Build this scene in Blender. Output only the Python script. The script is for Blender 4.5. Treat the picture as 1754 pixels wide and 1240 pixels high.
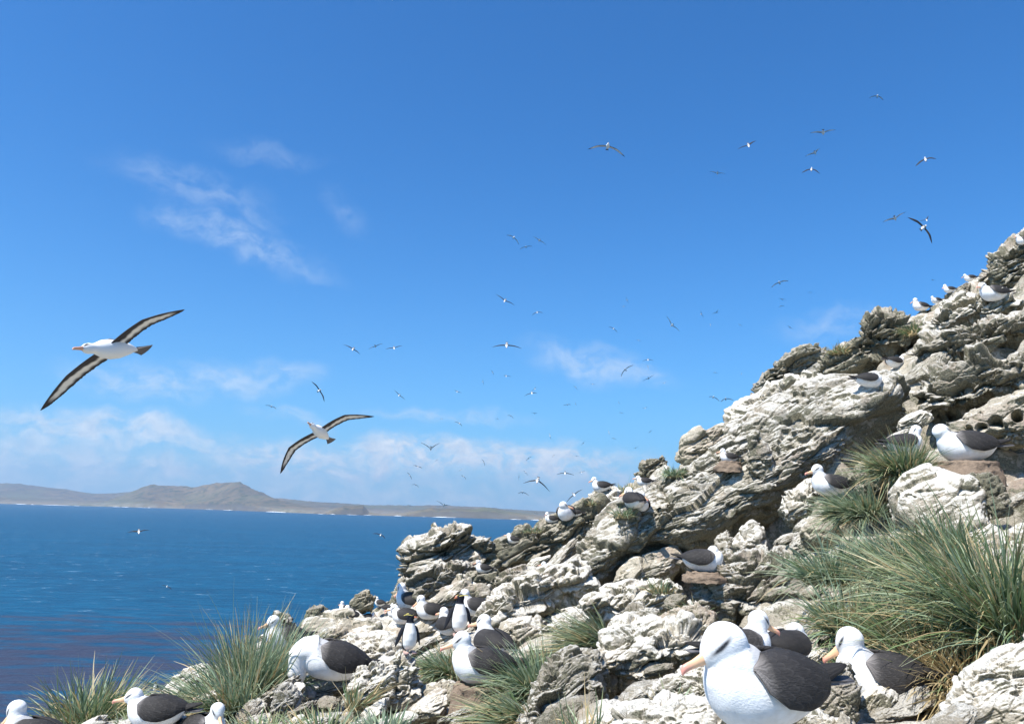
import bpy, math, random
import numpy as np
from mathutils import Vector, Matrix

for o in list(bpy.data.objects):
    bpy.data.objects.remove(o, do_unlink=True)
SC = bpy.context.scene
COL = SC.collection
R = math.radians
rng = np.random.default_rng(7)
random.seed(7)

# ------------------------------------------------------------------ camera
F = 1366.0
CAMZ = 30.0
PITCH, ROLL = math.atan(258.0 / F), R(1.55)
cam_d = bpy.data.cameras.new('camera')
cam = bpy.data.objects.new('camera', cam_d)
COL.objects.link(cam)
SC.camera = cam
cam_d.sensor_fit = 'HORIZONTAL'
cam_d.sensor_width = 36.0
cam_d.lens = 36.0 * F / 1754.0
cam_d.clip_start = 0.05
cam_d.clip_end = 40000
_r = Vector((1, 0, 0)); _f = Vector((0, math.cos(PITCH), math.sin(PITCH))); _u = Vector((0, -math.sin(PITCH), math.cos(PITCH)))
RT = _r * math.cos(ROLL) + _u * math.sin(ROLL)
UP = _u * math.cos(ROLL) - _r * math.sin(ROLL)
FW = _f
m = Matrix((( RT.x, UP.x, -FW.x), (RT.y, UP.y, -FW.y), (RT.z, UP.z, -FW.z)))
cam.matrix_world = Matrix.Translation((0, 0, CAMZ)) @ m.to_4x4()
CAM = Vector((0, 0, CAMZ))


def ray(px, py):
    return (FW + RT * ((px - 877) / F) - UP * ((py - 620) / F))


def at(px, py, Y):
    d = ray(px, py)
    return CAM + d * (Y / d.y)


RTn, UPn, FWn, CAMn = (np.array(v) for v in (RT, UP, FW, CAM))


def rays(P):
    P = np.asarray(P, float)
    return FWn + RTn * ((P[:, :1] - 877) / F) - UPn * ((P[:, 1:2] - 620) / F)


# ------------------------------------------------------------------ light
SUN_EL, SUN_AZ = R(58), R(232)          # azimuth clockwise from +Y: behind the camera and to the left
sd = Vector((math.sin(SUN_AZ) * math.cos(SUN_EL), math.cos(SUN_AZ) * math.cos(SUN_EL), math.sin(SUN_EL)))
sl = bpy.data.lights.new('sun', 'SUN')
sl.energy = 5.0
sl.angle = R(0.53)
sl.color = (1.0, 0.965, 0.9)
so = bpy.data.objects.new('sun', sl)
so.rotation_euler = sd.to_track_quat('Z', 'Y').to_euler()
so.location = (0, 0, 90)
COL.objects.link(so)
SC.view_settings.view_transform = 'Standard'
SC.view_settings.look = 'None'
SC.view_settings.gamma = 1
SC.view_settings.exposure = 0.66
SKY_STRENGTH = 0.085


# ------------------------------------------------------------------ node helpers
class NT:
    def __init__(s, tree):
        s.t = tree; s.n = tree.nodes; s.l = tree.links

    def new(s, typ, ins=None, **props):
        nd = s.n.new(typ)
        for k, v in props.items():
            setattr(nd, k, v)
        for k, v in (ins or {}).items():
            s.put(nd.inputs[k], v)
        return nd

    def put(s, sock, v):
        if hasattr(v, 'is_output') or isinstance(v, bpy.types.NodeSocket):
            s.l.new(v, sock)
        else:
            if isinstance(v, (tuple, list)) and sock.type == 'RGBA' and len(v) == 3:
                v = (*v, 1)
            sock.default_value = v

    def math(s, op, a, b=None, c=None, clamp=False):
        nd = s.new('ShaderNodeMath', operation=op, use_clamp=clamp)
        s.put(nd.inputs[0], a)
        if b is not None: s.put(nd.inputs[1], b)
        if c is not None: s.put(nd.inputs[2], c)
        return nd.outputs[0]

    def mix(s, f, a, b, blend='MIX'):
        nd = s.new('ShaderNodeMix', data_type='RGBA', blend_type=blend)
        s.put(nd.inputs[0], f); s.put(nd.inputs[6], a); s.put(nd.inputs[7], b)
        return nd.outputs[2]

    def noise(s, vec, scale, detail=4, rough=.55, typ='FBM', dist=0.0, out=0):
        nd = s.new('ShaderNodeTexNoise', {'Scale': scale, 'Detail': detail, 'Roughness': rough, 'Distortion': dist}, noise_type=typ)
        if vec is not None: s.put(nd.inputs['Vector'], vec)
        return nd.outputs[out]

    def rng(s, v, a, b, c=0.0, d=1.0, smooth=False):
        nd = s.new('ShaderNodeMapRange', {0: v, 1: a, 2: b, 3: c, 4: d})
        if smooth: nd.interpolation_type = 'SMOOTHSTEP'
        return nd.outputs[0]


def new_mat(name):
    mt = bpy.data.materials.new(name)
    mt.use_nodes = True
    mt.node_tree.nodes.clear()
    t = NT(mt.node_tree)
    out = t.new('ShaderNodeOutputMaterial')
    bs = t.new('ShaderNodeBsdfPrincipled')
    t.l.new(bs.outputs[0], out.inputs[0])
    return mt, t, bs


# ------------------------------------------------------------------ world
W = bpy.data.worlds.new('World')
SC.world = W
W.use_nodes = True
W.node_tree.nodes.clear()
w = NT(W.node_tree)
wout = w.new('ShaderNodeOutputWorld')
bg = w.new('ShaderNodeBackground', {'Strength': SKY_STRENGTH})
w.l.new(bg.outputs[0], wout.inputs[0])
sky = w.new('ShaderNodeTexSky', sky_type='NISHITA', sun_disc=False, sun_elevation=SUN_EL, sun_rotation=SUN_AZ,
            altitude=0.0, air_density=1.0, dust_density=0.35, ozone_density=2.2)
tc = w.new('ShaderNodeTexCoord')
sx = w.new('ShaderNodeSeparateXYZ', {0: tc.outputs['Generated']})
X_, Y_, Z_ = sx.outputs
az = w.math('ARCTAN2', X_, Y_)
hyp = w.math('SQRT', w.math('ADD', w.math('MULTIPLY', X_, X_), w.math('MULTIPLY', Y_, Y_)))
el = w.math('ARCTAN2', Z_, hyp)
cv = w.new('ShaderNodeCombineXYZ', {0: az, 1: el}).outputs[0]
wn = w.new('ShaderNodeTexNoise', {'Vector': cv, 'Scale': 16.0, 'Detail': 5.0})
wsub = w.new('ShaderNodeVectorMath', {0: wn.outputs[1], 1: (.5, .5, .5)}, operation='SUBTRACT')
wsc = w.new('ShaderNodeVectorMath', {0: wsub.outputs[0], 'Scale': 0.05}, operation='SCALE')
cv2 = w.new('ShaderNodeVectorMath', {0: cv, 1: wsc.outputs[0]}, operation='ADD').outputs[0]
CLOUDS = [  # px, py, half width, half height, tilt deg (down to the right), strength
    (335, 322, 105, 26, 8, .42), (425, 365, 55, 14, 25, .32), (320, 388, 60, 20, 5, .5), (415, 415, 110, 24, 14, .62),
    (505, 455, 65, 12, 15, .34), (590, 370, 45, 20, 40, .25), (460, 268, 75, 16, -3, .26), (245, 658, 90, 26, 4, .62),
    (395, 648, 100, 24, -3, .55), (482, 632, 60, 18, 0, .5), (190, 742, 150, 32, 2, .8), (55, 752, 110, 32, 0, .6),
    (120, 790, 260, 26, 2, .66), (565, 788, 180, 30, 1, .98), (735, 780, 130, 30, 2, 1.15), (925, 792, 160, 36, 2, 1.1),
    (1035, 812, 80, 36, 4, .66), (760, 712, 120, 15, 1, .34), (1020, 622, 95, 26, 12, .6), (1085, 640, 60, 20, 16, .45),
    (1420, 562, 70, 22, -6, .36), (347, 766, 34, 11, 0, .6), (470, 770, 60, 13, 0, .5), (500, 712, 60, 14, 12, .3),
    (400, 832, 700, 40, 1, .42), (900, 838, 300, 30, 1, .35), (610, 826, 300, 20, 1, .4)]
acc = None
for (px, py, hw, hh, tilt, st) in CLOUDS:
    d = ray(px, py)
    a0, e0 = math.atan2(d.x, d.y), math.atan2(d.z, math.hypot(d.x, d.y))
    sv = w.new('ShaderNodeVectorMath', {0: cv2, 1: (a0, e0, 0)}, operation='SUBTRACT').outputs[0]
    mp = w.new('ShaderNodeMapping', {'Vector': sv, 'Rotation': (0, 0, R(tilt)), 'Scale': (1, 1, 1)}, vector_type='POINT').outputs[0]
    s2 = w.new('ShaderNodeVectorMath', {0: mp, 1: (F / hw * .62, F / (hh * (.78 if 700 < py < 825 else 1)) * .62, 1)}, operation='MULTIPLY').outputs[0]
    ln = w.new('ShaderNodeVectorMath', {0: s2}, operation='LENGTH').outputs['Value']
    if py < 480: st *= .46
    if 600 < py < 670 or py == 562: st *= .7
    v = w.math('MULTIPLY', w.rng(ln, 1.05, .28 if py > 735 else .1, 0, 1, True), st * (.92 if py > 735 else 1))
    acc = v if acc is None else w.math('MAXIMUM', acc, v)
mpn = w.new('ShaderNodeMapping', {'Vector': cv2, 'Scale': (1, 1.7, 1)}).outputs[0]
cn = w.noise(mpn, 26.0, 7, .62)
cd = w.math('MULTIPLY', acc, w.rng(cn, .32, .64, .12, 1.2, True))
cn2 = w.noise(mpn, 60.0, 4, .6)
ccol = w.mix(w.rng(cn2, .3, .7, 0, 1), (4.4, 5.6, 7.0, 1), (6.6, 7.3, 8.1, 1))
hs = w.new('ShaderNodeHueSaturation', {'Saturation': 1.12, 'Value': 1.0, 'Color': sky.outputs[0]})
skyc = w.mix(1.0, hs.outputs[0], (0.30, 0.90, 1.36, 1), 'MULTIPLY')
hz = w.math('POWER', 2.718, w.math('MULTIPLY', w.math('ABSOLUTE', el), -9.0))
skyc = w.mix(w.math('MULTIPLY', hz, .85, clamp=True), skyc, (2.7, 4.7, 7.2, 1))
final = w.mix(w.math('MULTIPLY', cd, 1.0, clamp=True), skyc, ccol)
w.l.new(final, bg.inputs['Color'])

# ------------------------------------------------------------------ numpy noise
_perm = rng.permutation(4096).astype(np.int64)
_g = rng.normal(size=(4096, 3)).astype(np.float32)
_g /= np.linalg.norm(_g, axis=1, keepdims=True)


def _h(i, j, k):
    return _perm[(_perm[(_perm[i & 4095] + j) & 4095] + k) & 4095]


def perlin(p):
    p = p.astype(np.float32)
    i0 = np.floor(p)
    f = p - i0
    i = i0.astype(np.int64)
    uu = f * f * f * (f * (f * 6 - 15) + 10)
    res = 0
    for a in (0, 1):
        wx = uu[:, 0] if a else 1 - uu[:, 0]
        for b in (0, 1):
            wy = uu[:, 1] if b else 1 - uu[:, 1]
            for c in (0, 1):
                wz = uu[:, 2] if c else 1 - uu[:, 2]
                g = _g[_h(i[:, 0] + a, i[:, 1] + b, i[:, 2] + c)]
                dt = g[:, 0] * (f[:, 0] - a) + g[:, 1] * (f[:, 1] - b) + g[:, 2] * (f[:, 2] - c)
                res = res + wx * wy * wz * dt
    return res * 1.5


def fbm(p, o=4, g=.5, lac=2.03):
    r, a, s = 0, 1, 0
    for k in range(o):
        r = r + a * perlin(p * lac ** k + 17.3 * k); s += a; a *= g
    return r / s


def ridged(p, o=4, g=.5, lac=2.1):
    r, a, s = 0, 1, 0
    for k in range(o):
        r = r + a * (1 - 2 * np.abs(perlin(p * lac ** k + 9.1 * k))); s += a; a *= g
    return r / s


def worley(p, full=False):
    """F1, F2, the id value of the nearest cell and, on request, the offset from its centre"""
    p = p.astype(np.float32)
    i0 = np.floor(p)
    f = p - i0
    i = i0.astype(np.int64)
    n = len(p)
    f1 = np.full(n, 9., np.float32); f2 = np.full(n, 9., np.float32); idv = np.zeros(n, np.int64)
    off = np.zeros((n, 3), np.float32)
    for a in (-1, 0, 1):
        for b in (-1, 0, 1):
            for c in (-1, 0, 1):
                h = _h(i[:, 0] + a, i[:, 1] + b, i[:, 2] + c)
                v = f - (_g[h] * .5 + .5 + np.array([a, b, c], np.float32))
                d = (v * v).sum(1)
                nearer = d < f1
                f2 = np.where(nearer, f1, np.minimum(f2, d))
                idv = np.where(nearer, h, idv)
                if full: off = np.where(nearer[:, None], v, off)
                f1 = np.where(nearer, d, f1)
    if full: return np.sqrt(f1), np.sqrt(f2), idv / 4096.0, off, idv
    return np.sqrt(f1), np.sqrt(f2), idv / 4096.0


def facets(p, s, slope=.8, step=.35, crack=.25, cw=.06):
    """broken planes: every cell is a tilted plane of its own, with cracks between; in units of the cell size s"""
    f1, f2, idv, off, h = worley(p / s, True)
    g = _g[(h * 7 + 13) & 4095]
    d = (off * g).sum(1) * slope + (idv - .5) * step - np.exp(-((f2 - f1) / cw) ** 2) * crack
    return d * s


def sstep(x, a, b):
    t = np.clip((x - a) / (b - a), 0, 1)
    return t * t * (3 - 2 * t)


# ------------------------------------------------------------------ object helpers
def tag(o, label=None, cat=None, group=None, kind=None):
    if label: o['label'] = label
    if cat: o['category'] = cat
    if group: o['group'] = group
    if kind: o['kind'] = kind
    return o


def mesh_np(name, V, Fq, smooth=True, cols=None):
    me = bpy.data.meshes.new(name)
    V = np.asarray(V, np.float32)
    if isinstance(Fq, np.ndarray):
        k = Fq.shape[1]
        me.vertices.add(len(V)); me.vertices.foreach_set('co', V.ravel())
        me.loops.add(Fq.size); me.loops.foreach_set('vertex_index', Fq.astype(np.int32).ravel())
        me.polygons.add(len(Fq)); me.polygons.foreach_set('loop_start', np.arange(0, Fq.size, k, dtype=np.int32))
        me.update(calc_edges=True)
        me.validate()
    else:
        me.from_pydata(V.tolist(), [], Fq)
    if smooth:
        me.polygons.foreach_set('use_smooth', np.ones(len(me.polygons), bool))
    if cols is not None:
        ca = me.color_attributes.new('Col', 'FLOAT_COLOR', 'POINT')
        c4 = np.ones((len(V), 4), np.float32); c4[:, :3] = cols
        ca.data.foreach_set('color', c4.ravel())
    return me


def link(name, me, mat=None, parent=None):
    o = bpy.data.objects.new(name, me)
    COL.objects.link(o)
    if mat is not None and me is not None and not me.materials:
        me.materials.append(mat)
    if parent is not None: o.parent = parent
    return o


def empty(name, loc=(0, 0, 0)):
    o = bpy.data.objects.new(name, None)
    o.location = loc
    o.empty_display_size = .1
    COL.objects.link(o)
    return o


def grid_faces(nu, nv, wrap_u=False):
    """nu x nv vertices, index = i*nv + j"""
    a = np.arange(nu if wrap_u else nu - 1)
    b = np.arange(nv - 1)
    A, B = np.meshgrid(a, b, indexing='ij')
    A2 = (A + 1) % nu
    return np.stack([A * nv + B, A2 * nv + B, A2 * nv + B + 1, A * nv + B + 1], -1).reshape(-1, 4)


def vnormals(V, Fq):
    a, b, c, d = (V[Fq[:, k]] for k in range(4))
    n = np.cross(c - a, d - b)
    N = np.zeros_like(V)
    for k in range(4):
        np.add.at(N, Fq[:, k], n)
    return N / np.maximum(np.linalg.norm(N, axis=1, keepdims=True), 1e-9)


# ------------------------------------------------------------------ materials
def rock_mat(name, guano=.5, dark=.5, warm=.3, grey=.4, bump=1.0, scale=1.0):
    mt, t, bs = new_mat(name)
    co = t.new('ShaderNodeTexCoord')
    geo = t.new('ShaderNodeNewGeometry')
    P = geo.outputs['Position']
    nz = t.new('ShaderNodeSeparateXYZ', {0: geo.outputs['Normal']}).outputs[2]
    n_big = t.noise(P, 1.1 * scale, 6, .6)
    n_mid = t.noise(P, 4.5 * scale, 8, .65)
    n_fin = t.noise(P, 22 * scale, 8, .7)
    n_vf = t.noise(P, 110 * scale, 5, .7)
    # base stone: grey to tan
    base = t.mix(t.rng(n_mid, .35, .65, 0, 1), (.41, .36, .275, 1), (.63, .56, .44, 1))
    base = t.mix(t.math('MULTIPLY', t.rng(t.noise(P, 2.3 * scale, 5, .6), .45, .7), grey, clamp=True), base, (.38, .375, .35, 1))
    base = t.mix(t.math('MULTIPLY', t.rng(t.noise(P, 1.7 * scale, 6, .62), .5, .72), warm * 1.3, clamp=True), base, (.46, .35, .27, 1))
    # droppings: on what faces up, broken by noise
    g = t.math('ADD', t.math('MULTIPLY', nz, .42), t.math('MULTIPLY', n_mid, .9))
    g = t.math('ADD', g, t.math('MULTIPLY', n_fin, .35))
    gm = t.rng(g, 1.12 - guano * .42, 1.25 - guano * .42, 0, 1, True)
    base = t.mix(t.math('MULTIPLY', gm, .88), base, (.86, .81, .71, 1))
    # lichen and algae: olive black patches
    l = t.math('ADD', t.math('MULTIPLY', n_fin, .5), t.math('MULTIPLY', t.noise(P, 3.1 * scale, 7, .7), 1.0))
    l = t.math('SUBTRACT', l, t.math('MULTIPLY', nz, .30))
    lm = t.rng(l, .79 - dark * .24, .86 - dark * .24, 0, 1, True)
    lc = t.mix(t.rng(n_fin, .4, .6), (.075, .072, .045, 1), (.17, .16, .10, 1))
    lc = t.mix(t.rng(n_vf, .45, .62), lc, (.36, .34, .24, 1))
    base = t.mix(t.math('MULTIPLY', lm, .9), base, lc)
    base = t.mix(t.rng(n_vf, .33, .52, .5, 0), base, (.16, .145, .115, 1))
    speck = t.math('MULTIPLY', t.rng(t.noise(P, 34 * scale, 4, .7), .57, .64, 0, 1, True), t.rng(n_mid, .42, .6, .15, .9))
    base = t.mix(t.math('MULTIPLY', speck, min(1, .45 + dark * .6)), base, (.055, .055, .035, 1))
    t.l.new(base, bs.inputs['Base Color'])
    bs.inputs['Roughness'].default_value = .92
    bs.inputs['Specular IOR Level'].default_value = .2
    vo = t.new('ShaderNodeTexVoronoi', {'Vector': P, 'Scale': 17.0 * scale}, feature='F1')
    pit = t.rng(vo.outputs['Distance'], .0, .42, 0, 1, True)
    hgt = t.math('ADD', t.math('MULTIPLY', n_fin, .075), t.math('MULTIPLY', n_vf, .012))
    hgt = t.math('ADD', hgt, t.math('MULTIPLY', pit, .008))
    rdg = t.noise(P, 7.5 * scale, 7, .62, typ='RIDGED_MULTIFRACTAL')
    hgt = t.math('ADD', hgt, t.math('MULTIPLY', rdg, .018))
    bm = t.new('ShaderNodeBump', {'Strength': min(1.0, .9 * bump), 'Distance': 1.0, 'Height': hgt})
    t.l.new(bm.outputs[0], bs.inputs['Normal'])
    return mt


M = {}
M['ground'] = rock_mat('hill_rock', .45, .75, .8, .2)  # soil and lichen, toned darker to paint crevice shade between the rocks
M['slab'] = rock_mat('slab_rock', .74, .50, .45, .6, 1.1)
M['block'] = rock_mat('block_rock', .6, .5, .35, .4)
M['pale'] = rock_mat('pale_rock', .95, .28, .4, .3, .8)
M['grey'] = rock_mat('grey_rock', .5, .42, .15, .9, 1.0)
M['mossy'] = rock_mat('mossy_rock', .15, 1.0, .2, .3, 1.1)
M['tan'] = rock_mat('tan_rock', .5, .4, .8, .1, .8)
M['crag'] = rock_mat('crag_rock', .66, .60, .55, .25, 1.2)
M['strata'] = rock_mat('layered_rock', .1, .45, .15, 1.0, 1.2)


def simple_mat(name, col, rough=.7, spec=.3, var=.12, scale=20, bump=0.0, bscale=80, sss=0.0):
    mt, t, bs = new_mat(name)
    co = t.new('ShaderNodeTexCoord').outputs['Object']
    n = t.noise(co, scale, 4, .6)
    c2 = tuple(max(0, c * (1 - var)) for c in col); c1 = tuple(min(1, c * (1 + var)) for c in col)
    t.l.new(t.mix(n, (*c2, 1), (*c1, 1)), bs.inputs['Base Color'])
    bs.inputs['Roughness'].default_value = rough
    bs.inputs['Specular IOR Level'].default_value = spec
    if bump:
        bm = t.new('ShaderNodeBump', {'Strength': bump, 'Distance': .01, 'Height': t.noise(co, bscale, 4, .6)})
        t.l.new(bm.outputs[0], bs.inputs['Normal'])
    return mt


def col_mat(name, rough=.75, spec=.2, bump=0., bscale=60, stretch=(1, 1, 1), var=.15, vscale=30, transl=0.):
    mt, t, bs = new_mat(name)
    at_ = t.new('ShaderNodeVertexColor', layer_name='Col')
    co = t.new('ShaderNodeTexCoord').outputs['Object']
    mp = t.new('ShaderNodeMapping', {'Vector': co, 'Scale': stretch}).outputs[0]
    n = t.noise(mp, vscale, 4, .6)
    c = t.mix(1.0, at_.outputs[0], t.mix(n, (1 - var,) * 3 + (1,), (1 + var * .6,) * 3 + (1,)), 'MULTIPLY')
    t.l.new(c, bs.inputs['Base Color'])
    bs.inputs['Roughness'].default_value = rough
    bs.inputs['Specular IOR Level'].default_value = spec
    if bump:
        bm = t.new('ShaderNodeBump', {'Strength': bump, 'Distance': .01, 'Height': t.noise(mp, bscale, 4, .6)})
        t.l.new(bm.outputs[0], bs.inputs['Normal'])
    if transl:
        tr = t.new('ShaderNodeBsdfTranslucent', {'Color': c})
        ms = t.new('ShaderNodeMixShader', {0: transl, 1: bs.outputs[0], 2: tr.outputs[0]})
        o = [n for n in t.n if n.type == 'OUTPUT_MATERIAL'][0]
        t.l.new(ms.outputs[0], o.inputs[0])
    return mt


M['plumage'] = col_mat('plumage', .9, .1, .30, 75, (.6, 1.8, 1.8), .07, 55)
M['wingcol'] = col_mat('wing_plumage', .8, .2, .4, 60, (.35, 1.5, 1.5), .18, 30)
M['wingfold'] = col_mat('folded_wing_feathers', .68, .3, .5, 90, (.5, 2.0, 2.0), .30, 26)
M['dark'] = None
mt, t, bs = new_mat('dark_feathers')
co = t.new('ShaderNodeTexCoord').outputs['Object']
mp = t.new('ShaderNodeMapping', {'Vector': co, 'Scale': (6, 20, 26), 'Rotation': (0, R(-12), 0)}).outputs[0]
n = t.noise(mp, 1.6, 5, .6)
wv = t.new('ShaderNodeTexWave', {'Vector': t.new('ShaderNodeMapping', {'Vector': co, 'Rotation': (0, R(-14), 0)}).outputs[0], 'Scale': 9.0, 'Distortion': 3.0, 'Detail': 3.0},
           bands_direction='Z')
c = t.mix(t.rng(n, .3, .7), (.028, .024, .022, 1), (.062, .055, .052, 1))
c = t.mix(t.rng(wv.outputs[1], .7, 1.0, 0, .35), c, (.095, .085, .08, 1))
t.l.new(c, bs.inputs['Base Color'])
bs.inputs['Roughness'].default_value = .62
bs.inputs['Specular IOR Level'].default_value = .35
hh = t.math('ADD', t.math('MULTIPLY', wv.outputs[1], .0009), t.math('MULTIPLY', n, .005))
t.l.new(t.new('ShaderNodeBump', {'Strength': .7, 'Distance': 1.0, 'Height': hh}).outputs[0], bs.inputs['Normal'])
M['dark'] = mt
M['tail'] = simple_mat('tail_feathers', (.11, .105, .11), .7, .3, .3, 40)
M['bill'] = col_mat('bill_horn', .35, .45, 0, 60, (1, 1, 1), .1, 40)
M['eye'] = simple_mat('eye_black', (.01, .008, .008), .12, .6, 0)
M['legs'] = simple_mat('leg_skin', (.32, .33, .38), .6, .3, .2)
M['down'] = simple_mat('grey_down', (.42, .43, .45), .95, .1, .25, 60, .8, 120)
M['mud'] = simple_mat('nest_mud', (.22, .165, .12), .95, .1, .6, 26, 1.0, 60)
M['grass'] = col_mat('grass_blade', .55, .3, 0, 60, (1, 1, 1), .25, 12, transl=.25)

# ------------------------------------------------------------------ hillside base surface
CTRL = [  # px, py, distance: ground contact points read from the photograph
    (0, 1250, 6.6), (120, 1245, 6.8), (240, 1240, 6.6), (400, 1240, 6.6), (560, 1250, 5.8), (700, 1240, 5.8), (820, 1245, 5.6),
    (1000, 1245, 4.6), (1200, 1245, 3.2), (1320, 1240, 3.0), (1450, 1240, 3.3), (1600, 1240, 3.2), (1754, 1240, 2.9), (1900, 1240, 2.6),
    (1530, 1205, 4.3), (1650, 1180, 4.3), (1750, 1090, 4.4), (1200, 1190, 4.3), (1080, 1170, 5.6), (950, 1160, 6.6), (820, 1172, 7.8),
    (690, 1170, 7.0), (560, 1182, 7.6), (420, 1180, 8.0), (290, 1180, 8.6), (330, 1150, 9.6), (250, 1230, 7.4), (60, 1245, 7.4),
    (480, 1100, 11.5), (600, 1110, 12), (700, 1115, 11.5), (850, 1125, 9.8), (780, 1085, 11.5), (1000, 1090, 8.2), (1120, 1080, 7.4), (1180, 1090, 6.4),
    (1290, 1130, 5.2), (1420, 1060, 6.0), (1560, 1060, 5.4), (1660, 1010, 5.6), (1754, 960, 5.6),
    (540, 1060, 14), (600, 1062, 18), (640, 1055, 18), (700, 1060, 14), (730, 1058, 13.5), (810, 1048, 13.5), (900, 1050, 11.5),
    (1000, 1020, 12), (1100, 1010, 11), (1210, 980, 11), (1300, 990, 8.8), (1400, 960, 8.0),
    (750, 1000, 17), (840, 985, 15.5), (930, 985, 14), (1000, 985, 12.6), (1150, 930, 12), (1280, 890, 11.5), (1400, 850, 10), (1480, 860, 8.6),
    (1600, 880, 7.2), (1700, 860, 7.2), (1640, 800, 7.8), (1754, 800, 8.2), (1550, 780, 9.0), (1470, 780, 10.5),
    (900, 930, 17), (1000, 890, 17), (1100, 875, 15), (1200, 840, 14), (1300, 780, 13), (1400, 720, 12.5), (1500, 690, 12), (1600, 700, 11), (1754, 690, 9.6),
    (1040, 845, 19), (1100, 830, 19), (1180, 790, 18), (1245, 790, 17), (1300, 720, 17), (1340, 680, 18), (1480, 662, 15), (1540, 630, 16),
    (1650, 620, 13), (1754, 600, 12), (1440, 640, 18), (1500, 580, 20), (1600, 560, 18), (1700, 518, 16.5), (1754, 500, 16),
    (1900, 450, 15), (1900, 700, 9), (1900, 900, 6), (2300, 900, 5), (2300, 300, 14)]
RIDGE = [  # px, py, distance of the skyline of the slope
    (-700, 1330, 6.0), (-150, 1300, 7.5), (0, 1262, 8.0), (120, 1235, 8.5), (230, 1205, 9.0), (300, 1165, 9.8), (340, 1142, 10.5), (400, 1130, 12), (465, 1085, 13), (520, 1062, 15),
    (560, 1048, 17), (600, 1036, 19), (650, 1030, 20), (700, 1010, 19), (760, 985, 19), (840, 940, 20), (900, 912, 21), (950, 893, 21), (1000, 872, 21),
    (1040, 840, 21), (1090, 815, 21), (1140, 795, 20), (1170, 765, 20), (1210, 740, 20), (1250, 722, 21), (1290, 690, 23), (1310, 655, 24), (1360, 622, 25),
    (1420, 598, 24), (1485, 560, 22), (1540, 540, 22), (1570, 520, 22), (1620, 492, 22), (1680, 465, 21), (1720, 432, 20), (1754, 412, 19), (1900, 330, 18), (2400, 100, 16)]


def to3(P):
    P = np.asarray(P, float)
    d = rays(P)
    return CAMn + d * (P[:, 2:3] / d[:, 1:2])


C3 = np.vstack([to3(CTRL), to3(RIDGE)])
DOM = lambda X, Y: np.stack([X / Y * 3.2, np.log(Y) * 1.5], -1)
cd_ = DOM(C3[:, 0], C3[:, 1])
trend = lambda X: .58 * X - 1.5
cres = (C3[:, 2] - CAMZ - trend(C3[:, 0])) / C3[:, 1]
K = np.linalg.norm(cd_[:, None] - cd_[None], axis=-1)
nC = len(cd_)
A = np.zeros((nC + 1, nC + 1)); A[:nC, :nC] = K - np.eye(nC) * .05; A[:nC, nC] = 1; A[nC, :nC] = 1
sol = np.linalg.solve(A, np.append(cres, 0))
R3 = to3(RIDGE)
ru, rY = R3[:, 0] / R3[:, 1], R3[:, 1]


def base_z(X, Y):
    X = np.asarray(X, float).ravel(); Y = np.asarray(Y, float).ravel()
    Yr = np.interp(X / Y, ru, rY)
    Yc = np.minimum(Y, Yr)
    Xc = X / Y * Yc
    q = DOM(Xc, Yc)
    e = np.empty(len(X))
    for s in range(0, len(X), 40000):
        qq = q[s:s + 40000]
        e[s:s + 40000] = np.linalg.norm(qq[:, None] - cd_[None], axis=-1) @ sol[:nC] + sol[nC]
    z = trend(Xc) + e * Yc
    over = np.maximum(Y - Yr, 0)
    z = z - over * .9 - np.minimum(over, 4) ** 2 * .16
    return z + CAMZ


def ground_hit(px, py):
    d = ray(px, py)
    Ys = np.exp(np.linspace(math.log(1.6), math.log(26), 500))
    X = d.x / d.y * Ys
    Yr = float(np.interp(d.x / d.y, ru, rY))
    zr = CAMZ + d.z / d.y * Ys
    zb = base_z(X, Ys)
    ok = np.where((zb >= zr) & (Ys <= Yr * 1.03))[0]
    Y = Ys[ok[0]] if len(ok) else Yr
    return float(Y), len(ok) > 0


# bedding direction of the rock: layers climb with the slope to the right
BED = np.array([-.42, -.18, .89]); BED /= np.linalg.norm(BED)
B1 = np.cross([0, 1, 0], BED); B1 /= np.linalg.norm(B1)
B2 = np.cross(BED, B1)


def bedded(P, k=3.2):
    return np.stack([(P @ B1) * .55, P @ B2, (P @ BED) * k], -1)


def flake(P, s, lev, k=1.5, sharp=.22, o=4):
    """eroded crust: plateaus with steep irregular edges"""
    n = fbm(bedded(P, k) / s, o, .55) * lev
    fl = np.floor(n)
    return (fl + sstep(n - fl, 0, sharp)) / lev


def rock_disp(P, size, rough=1.0, bed=1.0):
    """signed displacement of a rock surface at points P; size = typical extent in metres"""
    warp = np.stack([perlin(P / size * 1.3), perlin(P / size * 1.3 + 31), perlin(P / size * 1.3 + 77)], -1) * size * .18
    Q = P + warp * .5
    d = fbm(Q / (size * .8), 2) * size * .14
    d += facets(bedded(Q, 1 + .4 * bed), size * .7, .45, .18, .14) * (.4 + .35 * rough)
    s2 = min(size, .8)
    mk = .38 + .72 * sstep(perlin(P / (size * .5) + 13) + .14 * (rough - .8), -.10, .16)
    rough = rough * mk
    d += rough * facets(bedded(P + warp * .3 + 5, 1 + .9 * bed), s2 * .26, .6, .30, .2, .08) * .7
    d += rough * flake(P + warp * .5 + 3, s2 * .34, 3, 1 + .9 * bed, .3) * s2 * .13
    d += rough * fbm(P / (s2 * .09), 3, .62) * s2 * .035
    pz = fbm(bedded(P + warp + 9, 1.3) / (s2 * .30), 3)
    d -= rough * sstep(pz, .16, .21) * s2 * .17
    pz = fbm(bedded(P + warp * .5 + 29, 1.8) / (s2 * .13), 2)
    d -= rough * sstep(pz, .20, .27) * s2 * .07
    return d


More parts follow.
